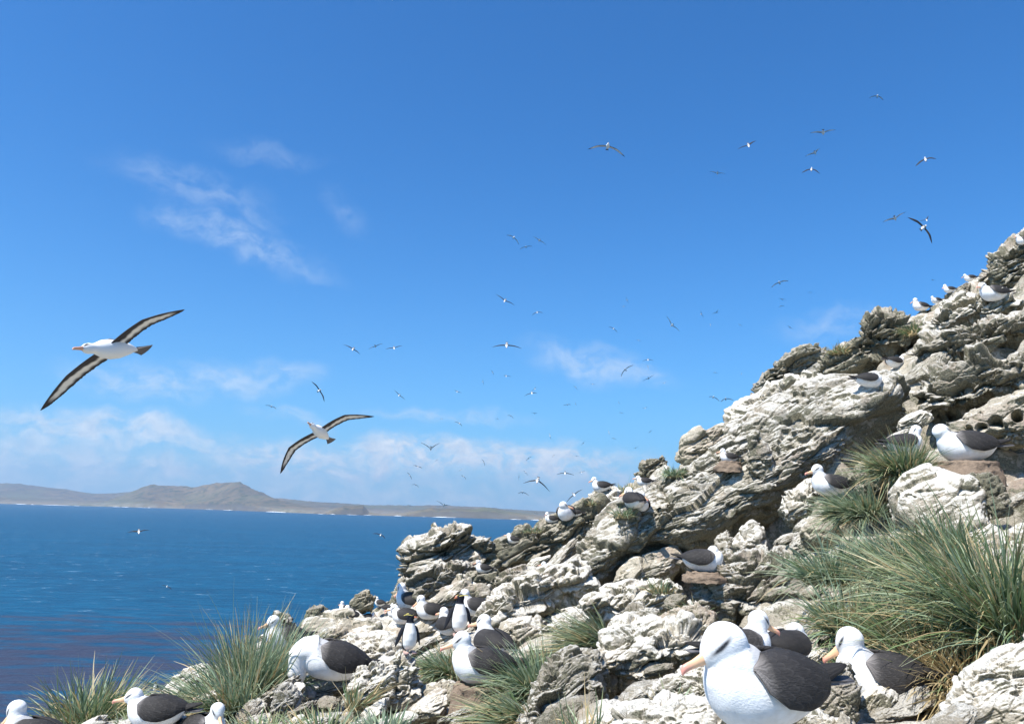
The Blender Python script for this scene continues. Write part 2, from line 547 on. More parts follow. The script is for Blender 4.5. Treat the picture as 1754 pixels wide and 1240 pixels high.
# terrain mesh: fan shaped grid, finer near the viewer, real hillside down to the sea behind the skyline
NU, NV = 1150, 1150
ug = np.concatenate([np.linspace(-1.5, -.70, 60)[:-1], np.linspace(-.70, .70, NU), np.linspace(.70, 1.6, 90)[1:]])
yr = np.interp(ug, ru, rY)
tv = np.linspace(0, 1, NV)
tq = np.linspace(0, 1, 260)
lq = np.exp(np.log(1.2) + (np.log(yr)[:, None] + .02 - np.log(1.2)) * tq[None])
zq = base_z(ug[:, None] * lq, lq).reshape(lq.shape)
elq = np.abs(np.diff((zq - CAMZ) / lq, axis=1))
arc = elq + .45 * np.diff(np.log(lq), axis=1)
arc = np.concatenate([np.zeros((len(ug), 1)), np.cumsum(arc, 1)], 1)
lt = np.stack([np.interp(tv * arc[i, -1], arc[i], lq[i]) for i in range(len(ug))])
far = yr[:, None] * 1.02 + (np.linspace(0, 1, 81)[1:] ** 1.7)[None] * 34
Yg = np.concatenate([lt, far], 1)
Xg = ug[:, None] * Yg
nu, nv = Yg.shape
Zg = base_z(Xg, Yg)
V = np.stack([Xg.ravel(), Yg.ravel(), Zg], -1)
Fq = grid_faces(nu, nv)
Nn = vnormals(V, Fq)
P = V.copy()
wv_ = np.stack([perlin(P / 2.2), perlin(P / 2.2 + 40), perlin(P / 2.2 + 80)], -1) * .55
Q = P + wv_
amp = np.clip(V[:, 1] / 7.0, .45, 1.35)
lay = sstep(V[:, 0] / V[:, 1], .18, .42) * sstep(V[:, 1], 8, 11)
d = fbm(Q / 1.9, 3) * .30
d += ridged(bedded(Q, 1.6) / 1.0, 3, .5) * .09
f1, f2, idv = worley(bedded(Q, 1.4) / .8)
d += sstep(f2 - f1, 0, .45) * .16
f1, f2, idv = worley(bedded(Q + 5, 1.5) / .36)
d += sstep(f2 - f1, 0, .5) * .06
d += fbm(P / .22, 3, .55) * .035
disp = Nn * ((d - .34) * amp)[:, None]
GROOVES = [([(1015, 1000), (1060, 965), (1120, 955), (1185, 948), (1250, 922), (1300, 892), (1355, 852), (1430, 815), (1480, 775), (1540, 722)], .42, 1.0),
           ([(1680, 785), (1720, 800), (1780, 815)], .5, 1.1), ([(1040, 1180), (1120, 1165), (1180, 1135)], .3, .5), ([(1400, 1040), (1340, 1062), (1270, 1068)], .3, .5)]
for gl, gw, gd in GROOVES:
    pts = []
    for (a_, b_) in gl:
        Yh, _ = ground_hit(a_, b_); q = at(a_, b_, Yh); pts.append((q.x, q.y))
    dmin = np.full(len(V), 9.)
    for (p0, p1) in zip(pts[:-1], pts[1:]):
        p0, p1 = np.array(p0), np.array(p1); e_ = p1 - p0
        t2 = np.clip(((V[:, :2] - p0) @ e_) / (e_ @ e_), 0, 1)
        dmin = np.minimum(dmin, np.linalg.norm(V[:, :2] - p0 - t2[:, None] * e_, axis=1))
    disp[:, 2] -= gd * np.exp(-(dmin / gw) ** 2)
fade = np.clip((V[:, 2] - (-.5)) / 3, 0, 1)
V = V + disp * fade[:, None]
V[:, 2] = np.maximum(V[:, 2], -1.2)
ground = link('hillside', mesh_np('hillside', V, Fq), M['ground'])
tag(ground, kind='structure')

# ------------------------------------------------------------------ traced rocks
BD = []        # surfaces for ray casting are all linked objects


def tri_pole(nr, nt, off0, off1, ring0, ringl):
    return


def resample(poly, n):
    P = np.array(poly + [poly[0]], float)
    seg = np.linalg.norm(np.diff(P, axis=0), axis=1)
    s = np.concatenate([[0], np.cumsum(seg)])
    t = np.linspace(0, s[-1], n, endpoint=False)
    Q = np.stack([np.interp(t, s, P[:, 0]), np.interp(t, s, P[:, 1])], -1)
    k = max(1, n // 70)
    ker = np.ones(2 * k + 1) / (2 * k + 1)
    return np.stack([np.convolve(np.concatenate([Q[-k:, i], Q[:, i], Q[:k, i]]), ker, 'valid') for i in (0, 1)], -1)


def rock(poly, mat, label, Y=None, thick=.4, p=3.2, rough=1.0, bed=1.0, up=.55, n=None, group='rocks of the nesting slope', dy=0., back=.9, name='rock', amp=1.0, pits=(), size_=None):
    px = np.array(poly, float)
    c = px.mean(0)
    if Y is None:
        low = px[:, 1].max() * .45 + c[1] * .55
        Y, hit = ground_hit(c[0], low)
        Y = Y + dy
    cen = np.array(at(c[0], c[1], Y))
    tocam = CAMn - cen; tocam /= np.linalg.norm(tocam)
    nrm = tocam * (1 - up) + np.array([-.30, -.1, .95]) * up if n is None else np.array(n, float)
    nrm /= np.linalg.norm(nrm)
    per = np.linalg.norm(np.diff(np.vstack([px, px[:1]]), axis=0), axis=1).sum()
    nt = int(np.clip(per * .585 / 1.1, 60, 620))
    rp = resample(poly, nt)
    dr = rays(rp)
    tt = ((cen - CAMn) @ nrm) / (dr @ nrm)
    tt = np.clip(tt, .6 * Y, 1.7 * Y)
    O = CAMn + dr * tt[:, None]
    O = O - ((O - cen) @ nrm)[:, None] * nrm
    c0 = O.mean(0)
    rad = np.linalg.norm(O - c0, axis=1)
    # smallest half extent sets the thickness
    Am = np.cov((O - c0).T); ev = np.sort(np.linalg.eigvalsh(Am))[::-1]
    small = math.sqrt(max(ev[1], 1e-6)) * 1.5
    big = math.sqrt(ev[0]) * 1.5
    size = math.sqrt(small * big) * 1.25
    if size_: size = size_
    Tf, Tb = small * thick * 1.7, small * back * 1.5
    nr = int(np.clip(math.sqrt((px[:, 0].max() - px[:, 0].min()) * (px[:, 1].max() - px[:, 1].min())) * .585 / 1.3, 24, 200))
    def prof(T, n):
        q = np.linspace(.001, math.pi / 2, 1500)
        r_, h_ = np.sin(q) ** (2 / p), np.cos(q) ** (2 / p)
        L = np.concatenate([[0], np.cumsum(np.hypot(np.diff(r_) * small, np.diff(h_) * T))])
        L2 = L + 0
        u_ = np.linspace(0, L2[-1], n)
        return np.interp(u_, L2, r_), np.interp(u_, L2, h_) * T
    ra, ha = prof(Tf, nr)
    rb, hb = prof(Tb, nr // 3 + 6)
    ra[0] = 0.004; rb[0] = 0.004
    sn = np.concatenate([ra, rb[::-1][1:]])
    hgt = np.concatenate([ha, -hb[::-1][1:]])
    cs = hgt; th = sn
    V = c0 + (O - c0)[:, None, :] * sn[None, :, None] + nrm * hgt[None, :, None]
    nv = len(th)
    V = V.reshape(-1, 3)
    Fq = grid_faces(nt, nv, True)
    N = vnormals(V, Fq)
    ax = (V - c0)
    flip = np.sign((N * ax).sum(1).mean()) or 1
    N *= flip
    wpole = np.clip(1 - np.tile(sn, nt) / .12, 0, 1)[:, None]
    N = N * (1 - wpole) + nrm * np.tile(np.sign(hgt), nt)[:, None] * wpole
    if flip < 0: Fq = Fq[:, ::-1]
    d = rock_disp(V, size, rough, bed) * amp
    if pits:
        q = V - CAMn
        zc = q @ FWn
        ix_ = 877 + F * (q @ RTn) / zc; iy_ = 620 - F * (q @ UPn) / zc
        front_ = np.tile(np.sign(hgt), nt) > 0
        for (hx_, hy_, hr_, hd_) in pits:
            rr_ = np.hypot(ix_ - hx_, (iy_ - hy_)) / hr_ * (1 + .25 * perlin(V * 6))
            d = d - front_ * (1 - sstep(rr_, .75, 1.1)) * hd_
    V = V + N * d[:, None] * .95
    faces = [tuple(f) for f in ()]
    # close the poles with one n-gon each by collapsing the rings
    for k in (0, nv - 1):
        ring = V.reshape(nt, nv, 3)[:, k].mean(0)
        V.reshape(nt, nv, 3)[:, k] = ring
    me = mesh_np(name, V - c0, Fq)
    o = link(name, me, M[mat])
    o.location = c0
    tag(o, label, 'rock', group)
    return o


ROCKS = [
    # poly, material, label, kwargs
    ([(985, 968), (1010, 925), (1036, 893), (1120, 852), (1213, 802), (1290, 738), (1350, 695), (1440, 652), (1535, 655), (1562, 690), (1511, 718), (1474, 751), (1453, 782), (1430, 808), (1381, 826), (1352, 848), (1300, 880), (1235, 915), (1185, 938), (1130, 942), (1080, 955), (1022, 1000)], 'slab',
     'great tilted grey slab climbing to the upper right above a dark gap', dict(Y=11.7, n=(-.42, -.62, .55), thick=.30, rough=1.0, amp=.5, p=4.5, bed=1.0, size_=1.3)),
    ([(1052, 884), (1060, 856), (1082, 850), (1098, 880), (1090, 915), (1066, 918)], 'grey', 'upright grey fin on the face of the great slab', dict(Y=11.6, up=.1, rough=.5, thick=.3)),
    ([(1280, 800), (1284, 748), (1298, 738), (1316, 770), (1330, 812), (1306, 822)], 'slab', 'leaning split fin in the middle of the great slab', dict(Y=11.2, up=.1, rough=.6, thick=.3)),
    ([(1255, 715), (1300, 675), (1370, 655), (1440, 648), (1470, 668), (1400, 695), (1350, 715), (1290, 745), (1240, 755)], 'pale',
     'pale rough ledge behind the great slab below the layered cliff', dict(Y=15, up=.5)),
    ([(1158, 785), (1170, 752), (1200, 738), (1250, 726), (1268, 740), (1245, 762), (1218, 785), (1222, 805), (1178, 798)], 'tan',
     'smooth brownish wedge of rock on the skyline beside a white nesting bird', dict(Y=17.5, up=.2, thick=.2, rough=.5)),
    ([(1086, 814), (1094, 797), (1112, 787), (1140, 782), (1144, 800), (1130, 815), (1100, 822)], 'mossy',
     'small dark knobbly rock on the skyline', dict(Y=19.5, up=.3, rough=1.5)),
    ([(835, 948), (850, 928), (900, 911), (950, 892), (1000, 872), (1034, 872), (1038, 892), (1012, 905), (1003, 930), (962, 942), (930, 957), (885, 967), (848, 978)], 'mossy',
     'dark mossy slab slanting down from the skyline to the outcrop above the sea', dict(Y=15.5, up=.4, rough=1.3, thick=.3)),
    ([(998, 875), (1008, 850), (1030, 838), (1060, 840), (1074, 858), (1062, 882), (1030, 880)], 'pale',
     'rounded white stained rock below the lone bird on the skyline', dict(Y=16.5, up=.5)),
    ([(693, 938), (706, 930), (722, 924), (745, 915), (750, 912), (772, 908), (800, 903), (826, 913), (834, 935), (838, 968), (812, 985), (790, 1000), (770, 1004), (740, 1018), (712, 1020), (690, 1008), (683, 985), (683, 962), (692, 952)], 'crag',
     'tall fretted outcrop with a jutting cap standing against the sea', dict(Y=15.6, up=.05, thick=.35, p=4.5, rough=1.6, back=1.6, bed=1.8)),
    ([(674, 1042), (678, 1000), (690, 985), (705, 990), (715, 1010), (712, 1040)], 'grey',
     'narrow grey pillar at the seaward foot of the fretted outcrop', dict(Y=15, up=.1, rough=1.5)),
    ([(700, 1008), (712, 980), (740, 968), (790, 962), (806, 985), (792, 1012), (745, 1035), (712, 1040)], 'crag',
     'broken lower shelf of the fretted outcrop', dict(Y=14.8, up=.25, rough=1.5)),
    ([(718, 1040), (748, 1010), (788, 988), (820, 995), (850, 1015), (858, 1028), (830, 1040), (780, 1048), (745, 1052)], 'tan',
     'smooth tan boulder with a pointed top behind the upright penguin', dict(Y=13.6, up=.3, rough=.5, p=2.6)),
    ([(800, 1070), (830, 1038), (870, 1013), (910, 992), (960, 976), (1000, 970), (1028, 1008), (1005, 1017), (960, 1027), (920, 1050), (880, 1064), (845, 1077), (815, 1082)], 'pale',
     'long whitewashed slab with a black lichen underside, right of the penguins', dict(Y=11.2, up=.5, thick=.4)),
    ([(1050, 1003), (1060, 978), (1090, 962), (1130, 945), (1165, 936), (1180, 955), (1150, 985), (1110, 1002), (1070, 1010)], 'tan',
     'smooth pinkish rock left of the black backed bird under the slab', dict(Y=11.6, up=.45, rough=.5)),
    ([(985, 1042), (1030, 1020), (1080, 1008), (1140, 1002), (1168, 1012), (1145, 1042), (1110, 1062), (1060, 1068), (1030, 1056)], 'pale',
     'white streaked rock with mossy hollows in the middle of the slope', dict(Y=9.6, up=.5)),
    ([(1196, 1020), (1202, 985), (1230, 957), (1290, 952), (1360, 962), (1405, 990), (1400, 1040), (1350, 1070), (1290, 1068), (1240, 1065), (1200, 1050)], 'crag',
     'big pink topped boulder with a deep mossy undercut above the foreground bird', dict(Y=8.0, up=.38, thick=.4, rough=1.0)),
    ([(1252, 925), (1272, 905), (1300, 898), (1314, 920), (1310, 942), (1285, 950), (1260, 944)], 'pale', 'rounded cream boulder with a green patch under the great slab', dict(Y=9.9, rough=.5, p=2.3)),
    ([(1335, 872), (1355, 850), (1390, 832), (1402, 850), (1388, 878), (1350, 890)], 'pale', 'small whitened rock in the dark gap left of the pink billed bird', dict(Y=9.6)),
    ([(1372, 918), (1398, 880), (1425, 874), (1442, 898), (1424, 925), (1385, 930)], 'tan', 'smooth tan stone leaning above the right hand tussocks', dict(Y=8.8, rough=.5)),
    ([(1225, 935), (1232, 915), (1248, 908), (1256, 925), (1250, 950), (1232, 952)], 'crag', 'small upright stone wedged right of the black backed bird', dict(Y=10.6)),
    ([(1518, 850), (1540, 818), (1600, 806), (1660, 820), (1684, 850), (1695, 892), (1740, 935), (1710, 965), (1620, 935), (1560, 915), (1530, 892)], 'pale',
     'large smooth white boulder below the bird on the mud nest', dict(Y=7.0, up=.35, rough=.4, p=2.6, amp=.6)),
    ([(1640, 838), (1665, 815), (1700, 812), (1728, 835), (1732, 880), (1705, 893), (1680, 868)], 'mossy', 'dark green mossy knob beside the large white boulder', dict(Y=6.9, up=.3, rough=.7, p=2.4)),
    ([(1612, 730), (1650, 712), (1700, 695), (1760, 678), (1800, 680), (1800, 752), (1740, 762), (1700, 752), (1660, 775), (1632, 760)], 'tan',
     'overhanging slab pierced by round holes above a dark cave', dict(Y=8.8, up=.3, rough=.7, thick=.4, amp=.7, pits=[(1658, 737, 9, .35), (1681, 733, 9, .4), (1706, 722, 12, .4), (1684, 752, 8, .35), (1742, 712, 11, .35), (1638, 747, 6, .2)])),
    ([(1700, 985), (1720, 930), (1754, 905), (1810, 900), (1810, 1010), (1740, 1020)], 'pale', 'pale rock half hidden by tall grass at the right border', dict(Y=6.0)),
    ([(1625, 1225), (1655, 1165), (1700, 1120), (1790, 1075), (1830, 1270), (1640, 1275)], 'pale', 'sunlit pinkish white rock in the lower right corner', dict(Y=3.5, up=.45, rough=.6)),
    ([(1398, 1222), (1412, 1160), (1438, 1128), (1456, 1135), (1470, 1190), (1468, 1232), (1430, 1245), (1405, 1240)], 'grey',
     'upright grey wedge of rock behind the tail of the foreground bird', dict(Y=3.9, up=.15, rough=.5)),
    ([(1040, 1245), (1070, 1208), (1150, 1192), (1220, 1213), (1290, 1228), (1340, 1262), (1300, 1290), (1040, 1290)], 'pale',
     'cracked white slab under the foreground bird at the bottom edge', dict(Y=3.15, up=.6, thick=.25)),
    ([(1120, 1198), (1130, 1172), (1170, 1148), (1215, 1150), (1240, 1190), (1210, 1215), (1150, 1212)], 'pale', 'broken white stone below the bill of the foreground bird', dict(Y=4.2, up=.5)),
    ([(880, 1245), (905, 1190), (925, 1165), (960, 1128), (985, 1108), (1012, 1122), (1038, 1150), (1036, 1182), (1005, 1205), (970, 1225), (950, 1262), (900, 1280)], 'crag',
     'big pale rock with a shadowed scoop, bottom centre right of the grass', dict(Y=5.6, up=.35, thick=.45, amp=.8, pits=[(938, 1205, 20, .28), (1000, 1190, 12, .12)])),
    ([(1008, 1130), (1030, 1100), (1065, 1078), (1112, 1070), (1180, 1093), (1200, 1108), (1172, 1130), (1110, 1138), (1065, 1150), (1035, 1155)], 'pale',
     'flat white topped slab overhanging a dark hollow, centre foreground', dict(Y=5.9, up=.6, thick=.35)),
    ([(1118, 1074), (1132, 1055), (1180, 1048), (1225, 1053), (1215, 1082), (1160, 1090)], 'tan', 'weathered cream rock above the flat white topped slab', dict(Y=7.4)),
    ([(590, 1192), (600, 1155), (635, 1135), (690, 1122), (716, 1145), (725, 1200), (695, 1225), (655, 1222), (605, 1212)], 'pale',
     'pitted rock streaked white beside the hunched feeding bird', dict(Y=6.7, up=.3, rough=1.1)),
    ([(720, 1200), (740, 1178), (775, 1170), (790, 1190), (780, 1225), (735, 1230)], 'tan', 'brownish rock at the foot of the mud column nest', dict(Y=6.8)),
    ([(500, 1105), (520, 1078), (560, 1062), (610, 1060), (655, 1078), (648, 1102), (600, 1118), (545, 1118)], 'tan',
     'bare pinkish ledge behind the hunched feeding bird', dict(Y=12, up=.6, rough=.5)),
    ([(575, 1130), (600, 1098), (650, 1088), (682, 1100), (690, 1130), (650, 1145), (600, 1145)], 'pale', 'white splashed rock left of the nearer penguin', dict(Y=11.4, up=.5)),
    ([(470, 1052), (476, 1047), (490, 1053), (505, 1070), (520, 1092), (498, 1102), (480, 1090)], 'crag', 'crooked spike of rock sticking up beside the tall grass', dict(Y=11.8, up=.05, rough=1.4)),
    ([(508, 1078), (530, 1045), (552, 1039), (575, 1050), (580, 1066), (550, 1075), (530, 1084)], 'mossy', 'leaning green brown rock on the shoreline skyline', dict(Y=14, up=.15)),
    ([(596, 1040), (608, 1020), (628, 1012), (642, 1022), (636, 1042), (612, 1050)], 'mossy', 'dark lump of rock among the far cluster of birds', dict(Y=18.5, up=.2)),
    ([(268, 1192), (300, 1160), (330, 1143), (358, 1143), (370, 1170), (325, 1200), (285, 1212)], 'pale', 'smooth white rock left of the tallest grass clump', dict(Y=9.2, up=.3, rough=.4)),
    ([(318, 1225), (335, 1196), (365, 1188), (385, 1205), (372, 1235), (335, 1240)], 'tan', 'layered buff rock between the two lower left birds', dict(Y=6.9, up=.3)),
    ([(462, 1212), (478, 1176), (498, 1170), (518, 1192), (508, 1222), (475, 1230)], 'grey', 'triangular grey stone in the grass below the hunched bird', dict(Y=6.6, up=.15, rough=.5)),
    ([(842, 1098), (858, 1070), (890, 1058), (922, 1063), (930, 1086), (885, 1104)], 'tan', 'flat greenish buff stone behind the two stacked birds', dict(Y=10, rough=.4, p=2.5)),
    ([(1285, 695), (1290, 655), (1320, 630), (1362, 606), (1400, 590), (1424, 605), (1412, 645), (1360, 660), (1320, 675)], 'strata',
     'dark grey layered cliff end on the skyline', dict(Y=22.5, up=.1, thick=.3, rough=1.6, bed=2.2)),
    ([(1400, 640), (1418, 605), (1450, 588), (1483, 545), (1512, 532), (1550, 540), (1585, 560), (1575, 592), (1520, 605), (1475, 640), (1432, 652)], 'mossy',
     'dark broken crag below the standing white bird on the ridge', dict(Y=18.5, up=.2, thick=.4, rough=1.7, bed=1.8)),
    ([(1680, 478), (1700, 440), (1735, 415), (1770, 398), (1820, 390), (1820, 470), (1760, 495), (1705, 500)], 'crag', 'brown banded crag at the top right corner of the slope', dict(Y=18, up=.2, rough=1.6, bed=1.8)),
    ([(1585, 560), (1640, 505), (1690, 505), (1760, 518), (1720, 548), (1650, 560), (1610, 585)], 'pale', 'pale lichen spotted ledge below the upper right bird', dict(Y=15.6, up=.4, rough=1.3)),
    ([(1560, 612), (1620, 572), (1700, 545), (1790, 535), (1800, 575), (1700, 600), (1610, 632)], 'crag', 'long banded ledge on the upper right slope', dict(Y=13.6, up=.35, rough=1.6, bed=2)),
    ([(1560, 690), (1600, 645), (1700, 615), (1800, 610), (1800, 668), (1690, 690), (1605, 720)], 'crag', 'honeycombed ledge above the holed slab', dict(Y=11, up=.35, rough=1.9, bed=2)),
    ([(845, 1000), (860, 985), (900, 972), (930, 978), (935, 992), (895, 1003), (860, 1010)], 'crag', 'low cracked rock left of the grey winged nester under the mossy slab', dict(Y=13.6)),
    ([(770, 1010), (810, 985), (842, 972), (858, 985), (852, 1008), (815, 1003), (800, 1002)], 'mossy', 'mossy rock under the small bird right of the outcrop', dict(Y=14.6)),
    ([(1455, 835), (1475, 800), (1500, 790), (1530, 812), (1520, 850), (1480, 862)], 'mossy', 'lichened stone between the two middle tussocks', dict(Y=8.6)),
    ([(1060, 1050), (1090, 1040), (1128, 1046), (1130, 1068), (1090, 1080), (1062, 1072)], 'crag', 'squat cream rock left of the small drooping tussock', dict(Y=8.4)),
    ([(925, 1085), (960, 1062), (990, 1050), (1020, 1062), (1000, 1080), (955, 1092)], 'pale', 'low white rock behind the central tussocks', dict(Y=9.4)),
    ([(1290, 1215), (1340, 1235), (1400, 1225), (1460, 1235), (1480, 1270), (1280, 1275)], 'tan', 'low brown stone at the bottom edge under the foreground bird tail', dict(Y=3.2, up=.6)),
]
for poly, mat, label, kw in ROCKS:
    rock(poly, mat, label, **kw)

# ------------------------------------------------------------------ loose boulders and stones lying on the slope
def boulder_mesh(seed, rough, p, n=90):
    r2 = np.random.default_rng(seed)
    th = np.linspace(.01, math.pi - .01, n)
    ph = np.linspace(0, 2 * math.pi, 2 * n, endpoint=False)
    PH, TH = np.meshgrid(ph, th, indexing='ij')
    D = np.stack([np.sin(TH) * np.cos(PH), np.sin(TH) * np.sin(PH), np.cos(TH)], -1).reshape(-1, 3)
    # a rough convex block: cut the ball by random planes
    r_ = np.full(len(D), 1.25)
    for k in range(13):
        nn = r2.normal(size=3); nn /= np.linalg.norm(nn)
        c_ = D @ nn
        r_ = np.where(c_ > .05, np.minimum(r_, r2.uniform(.62, 1.0) / np.maximum(c_, .05)), r_)
    r_ = np.minimum(r_, 1.15)
    V = D * r_[:, None]
    V += D * rock_disp(V + seed * 3.7, .95, rough, .8)[:, None] * .6
    V.reshape(2 * n, n, 3)[:, 0] = V.reshape(2 * n, n, 3)[:, 0].mean(0)
    V.reshape(2 * n, n, 3)[:, -1] = V.reshape(2 * n, n, 3)[:, -1].mean(0)
    return mesh_np('boulder', V, grid_faces(2 * n, n, True)[:, ::-1])


BM = []
for k, (mn, ro) in enumerate([('pale', .6), ('crag', 1.0), ('block', .8), ('tan', .6), ('mossy', 1.1), ('pale', 1.0), ('grey', .8), ('crag', 1.3), ('block', 1.2), ('strata', 1.3)]):
    bm_ = boulder_mesh(k + 1, ro, 2)
    bm_.materials.append(M[mn])
    BM.append(bm_)
NB = 0
rb_ = np.random.default_rng(21)
rx = np.array([r[0] for r in RIDGE]); ry_ = np.array([r[1] for r in RIDGE])
KINDS = [('small whitish stone among the rocks of the slope', 0, 26), ('medium broken boulder lying on the slope', 26, 46), ('larger lichen covered block on the slope', 46, 99)]
def in_poly(x, y, poly):
    c = False
    for (x1, y1), (x2, y2) in zip(poly, poly[1:] + poly[:1]):
        if (y1 > y) != (y2 > y) and x < (x2 - x1) * (y - y1) / (y2 - y1) + x1: c = not c
    return c


BIG = [p_ for p_, *_ in ROCKS if (max(a for a, b in p_) - min(a for a, b in p_)) * (max(b for a, b in p_) - min(b for a, b in p_)) > 5000]
while NB < 280:
    px = rb_.uniform(-20, 1790); top = np.interp(px, rx, ry_)
    py = top + (1275 - top) * rb_.random() ** .8
    Y, hit = ground_hit(px, py)
    if not hit: continue
    if any(in_poly(px, py, q) for q in BIG): continue
    if any(abs(px - a_) < 22 and abs(py - b_) < 22 for gl, _, _ in GROOVES[:2] for a_, b_ in gl): continue
    spx = float(np.exp(rb_.uniform(math.log(16), math.log(62))))
    if py < top + 25: spx = min(spx, 24)
    up_right = px > 1380 and py < 720
    s_ = spx / F * Y * .62
    c_ = at(px, py, Y)
    bi_ = (int(rb_.choice([1, 7, 8, 9, 4] if up_right else [0, 1, 2, 3, 5, 6, 7, 8, 4, 0, 5])))
    o = bpy.data.objects.new('boulder', BM[bi_])
    COL.objects.link(o)
    o.location = (c_.x, c_.y + s_ * .25, c_.z - s_ * .12)
    o.rotation_euler = (rb_.normal(.1, .18), -.50 + rb_.normal(0, .16), rb_.normal(0, .35) + (math.pi if rb_.random() < .5 else 0) * 0)
    o.scale = (s_ * rb_.uniform(1.1, 2.0) * (-1 if rb_.random() < .5 else 1), s_ * rb_.uniform(.8, 1.3), s_ * rb_.uniform(.42, .75))
    lab = next(k for k in KINDS if k[1] <= spx < k[2] or k[2] == 99)[0]
    colw = {0: 'whitish', 5: 'whitish', 4: 'dark mossy', 9: 'dark layered', 6: 'plain grey', 3: 'tan brown'}.get(bi_, 'mottled grey')
    lab = '%s %s lying among the rocks of the slope' % (colw, 'small stone' if spx < 26 else ('middle sized boulder' if spx < 46 else 'large block'))
    tag(o, lab, 'boulder', lab.replace('stone', 'stones').replace('boulder', 'boulders').replace('block', 'blocks'))
    NB += 1

# ------------------------------------------------------------------ sea
mt, t, bs = new_mat('sea_water')
co = t.new('ShaderNodeNewGeometry').outputs['Position']
ms_ = t.new('ShaderNodeMapping', {'Vector': co, 'Scale': (1, 2.4, 1), 'Rotation': (0, 0, R(8))}).outputs[0]
n1 = t.noise(ms_, .012, 6, .6)
n2 = t.noise(ms_, .10, 5, .6)
n3 = t.noise(ms_, .55, 6, .65)
col = t.mix(t.rng(n1, .35, .65), (.002, .050, .105, 1), (.003, .075, .150, 1))
col = t.mix(t.rng(n2, .55, .35, 0, .45), col, (.0015, .035, .08, 1))  # swell shading painted into the water colour: darker troughs
col = t.mix(t.rng(n2, .48, .72, 0, .6), col, (.005, .100, .185, 1))  # lighter crests, the other half of the painted swell shading
# kelp beds close to the shore
sp = t.new('ShaderNodeSeparateXYZ', {0: co})
kd = t.new('ShaderNodeVectorMath', {0: co, 1: (-95., 140., 0.)}, operation='DISTANCE').outputs['Value']
kn = t.math('ADD', t.rng(kd, 20, 150, .36, -.20), t.noise(ms_, .035, 7, .68))
kn = t.math('ADD', kn, t.math('MULTIPLY', t.math('SUBTRACT', n2, .5), .5))
kn = t.math('ADD', kn, t.math('MULTIPLY', t.math('SUBTRACT', t.noise(t.new('ShaderNodeMapping', {'Vector': co, 'Scale': (.35, 1.6, 1), 'Rotation': (0, 0, R(14))}).outputs[0], .16, 6, .65), .5), 1.1))
km = t.rng(kn, .56, .86, 0, .85, True)
kc = t.mix(n3, (.022, .020, .034, 1), (.058, .048, .070, 1))
col = t.mix(km, col, kc)
cap = t.math('MULTIPLY', t.rng(t.noise(ms_, .10, 3, .5), .655, .68, 0, 1), t.rng(n3, .5, .58, 0, 1))
capfar = t.math('MULTIPLY', cap, t.rng(sp.outputs[1], 150, 350, 0, 1))
col = t.mix(t.math('MULTIPLY', capfar, .40), col, (.8, .84, .86, 1))
t.l.new(col, bs.inputs['Base Color'])
bs.inputs['Roughness'].default_value = .42
bs.inputs['IOR'].default_value = 1.33
bs.inputs['Specular IOR Level'].default_value = .25
hh = t.math('ADD', t.math('MULTIPLY', n3, .42), t.math('MULTIPLY', n2, 2.6))
hh = t.math('ADD', hh, t.math('MULTIPLY', t.noise(ms_, 1.7, 4, .6), .08))
t.l.new(t.new('ShaderNodeBump', {'Strength': .55, 'Distance': 1.0, 'Height': hh}).outputs[0], bs.inputs['Normal'])
M['sea'] = mt
S = 9500
sea = link('sea', mesh_np('sea', [(-S, -120, 0), (S, -120, 0), (S, S, 0), (-S, S, 0)], [(0, 1, 2, 3)], smooth=False), M['sea'])
tag(sea, kind='structure')

# ------------------------------------------------------------------ far coast
mt, t, bs = new_mat('far_hills')
co = t.new('ShaderNodeNewGeometry')
P_ = co.outputs['Position']
pz = t.new('ShaderNodeSeparateXYZ', {0: P_}).outputs[2]
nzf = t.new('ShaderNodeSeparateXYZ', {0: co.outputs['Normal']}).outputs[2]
a = t.noise(P_, .004, 8, .62); b = t.noise(P_, .02, 6, .65)
c = t.mix(t.rng(a, .35, .65), (.08, .062, .03, 1), (.17, .125, .065, 1))
c = t.mix(t.rng(b, .48, .62), c, (.028, .04, .018, 1))
c = t.mix(t.rng(t.noise(P_, .0016, 5, .6), .48, .62), c, (.10, .10, .045, 1))
sand = t.math('MULTIPLY', t.rng(t.math('ADD', pz, t.math('MULTIPLY', a, 60)), 62, 40, 0, 1), t.rng(b, .35, .6))
c = t.mix(t.math('MULTIPLY', sand, .45), c, (.38, .33, .26, 1))
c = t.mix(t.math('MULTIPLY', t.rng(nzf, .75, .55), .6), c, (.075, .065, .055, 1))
t.l.new(c, bs.inputs['Base Color'])
bs.inputs['Roughness'].default_value = .95
M['hills'] = mt


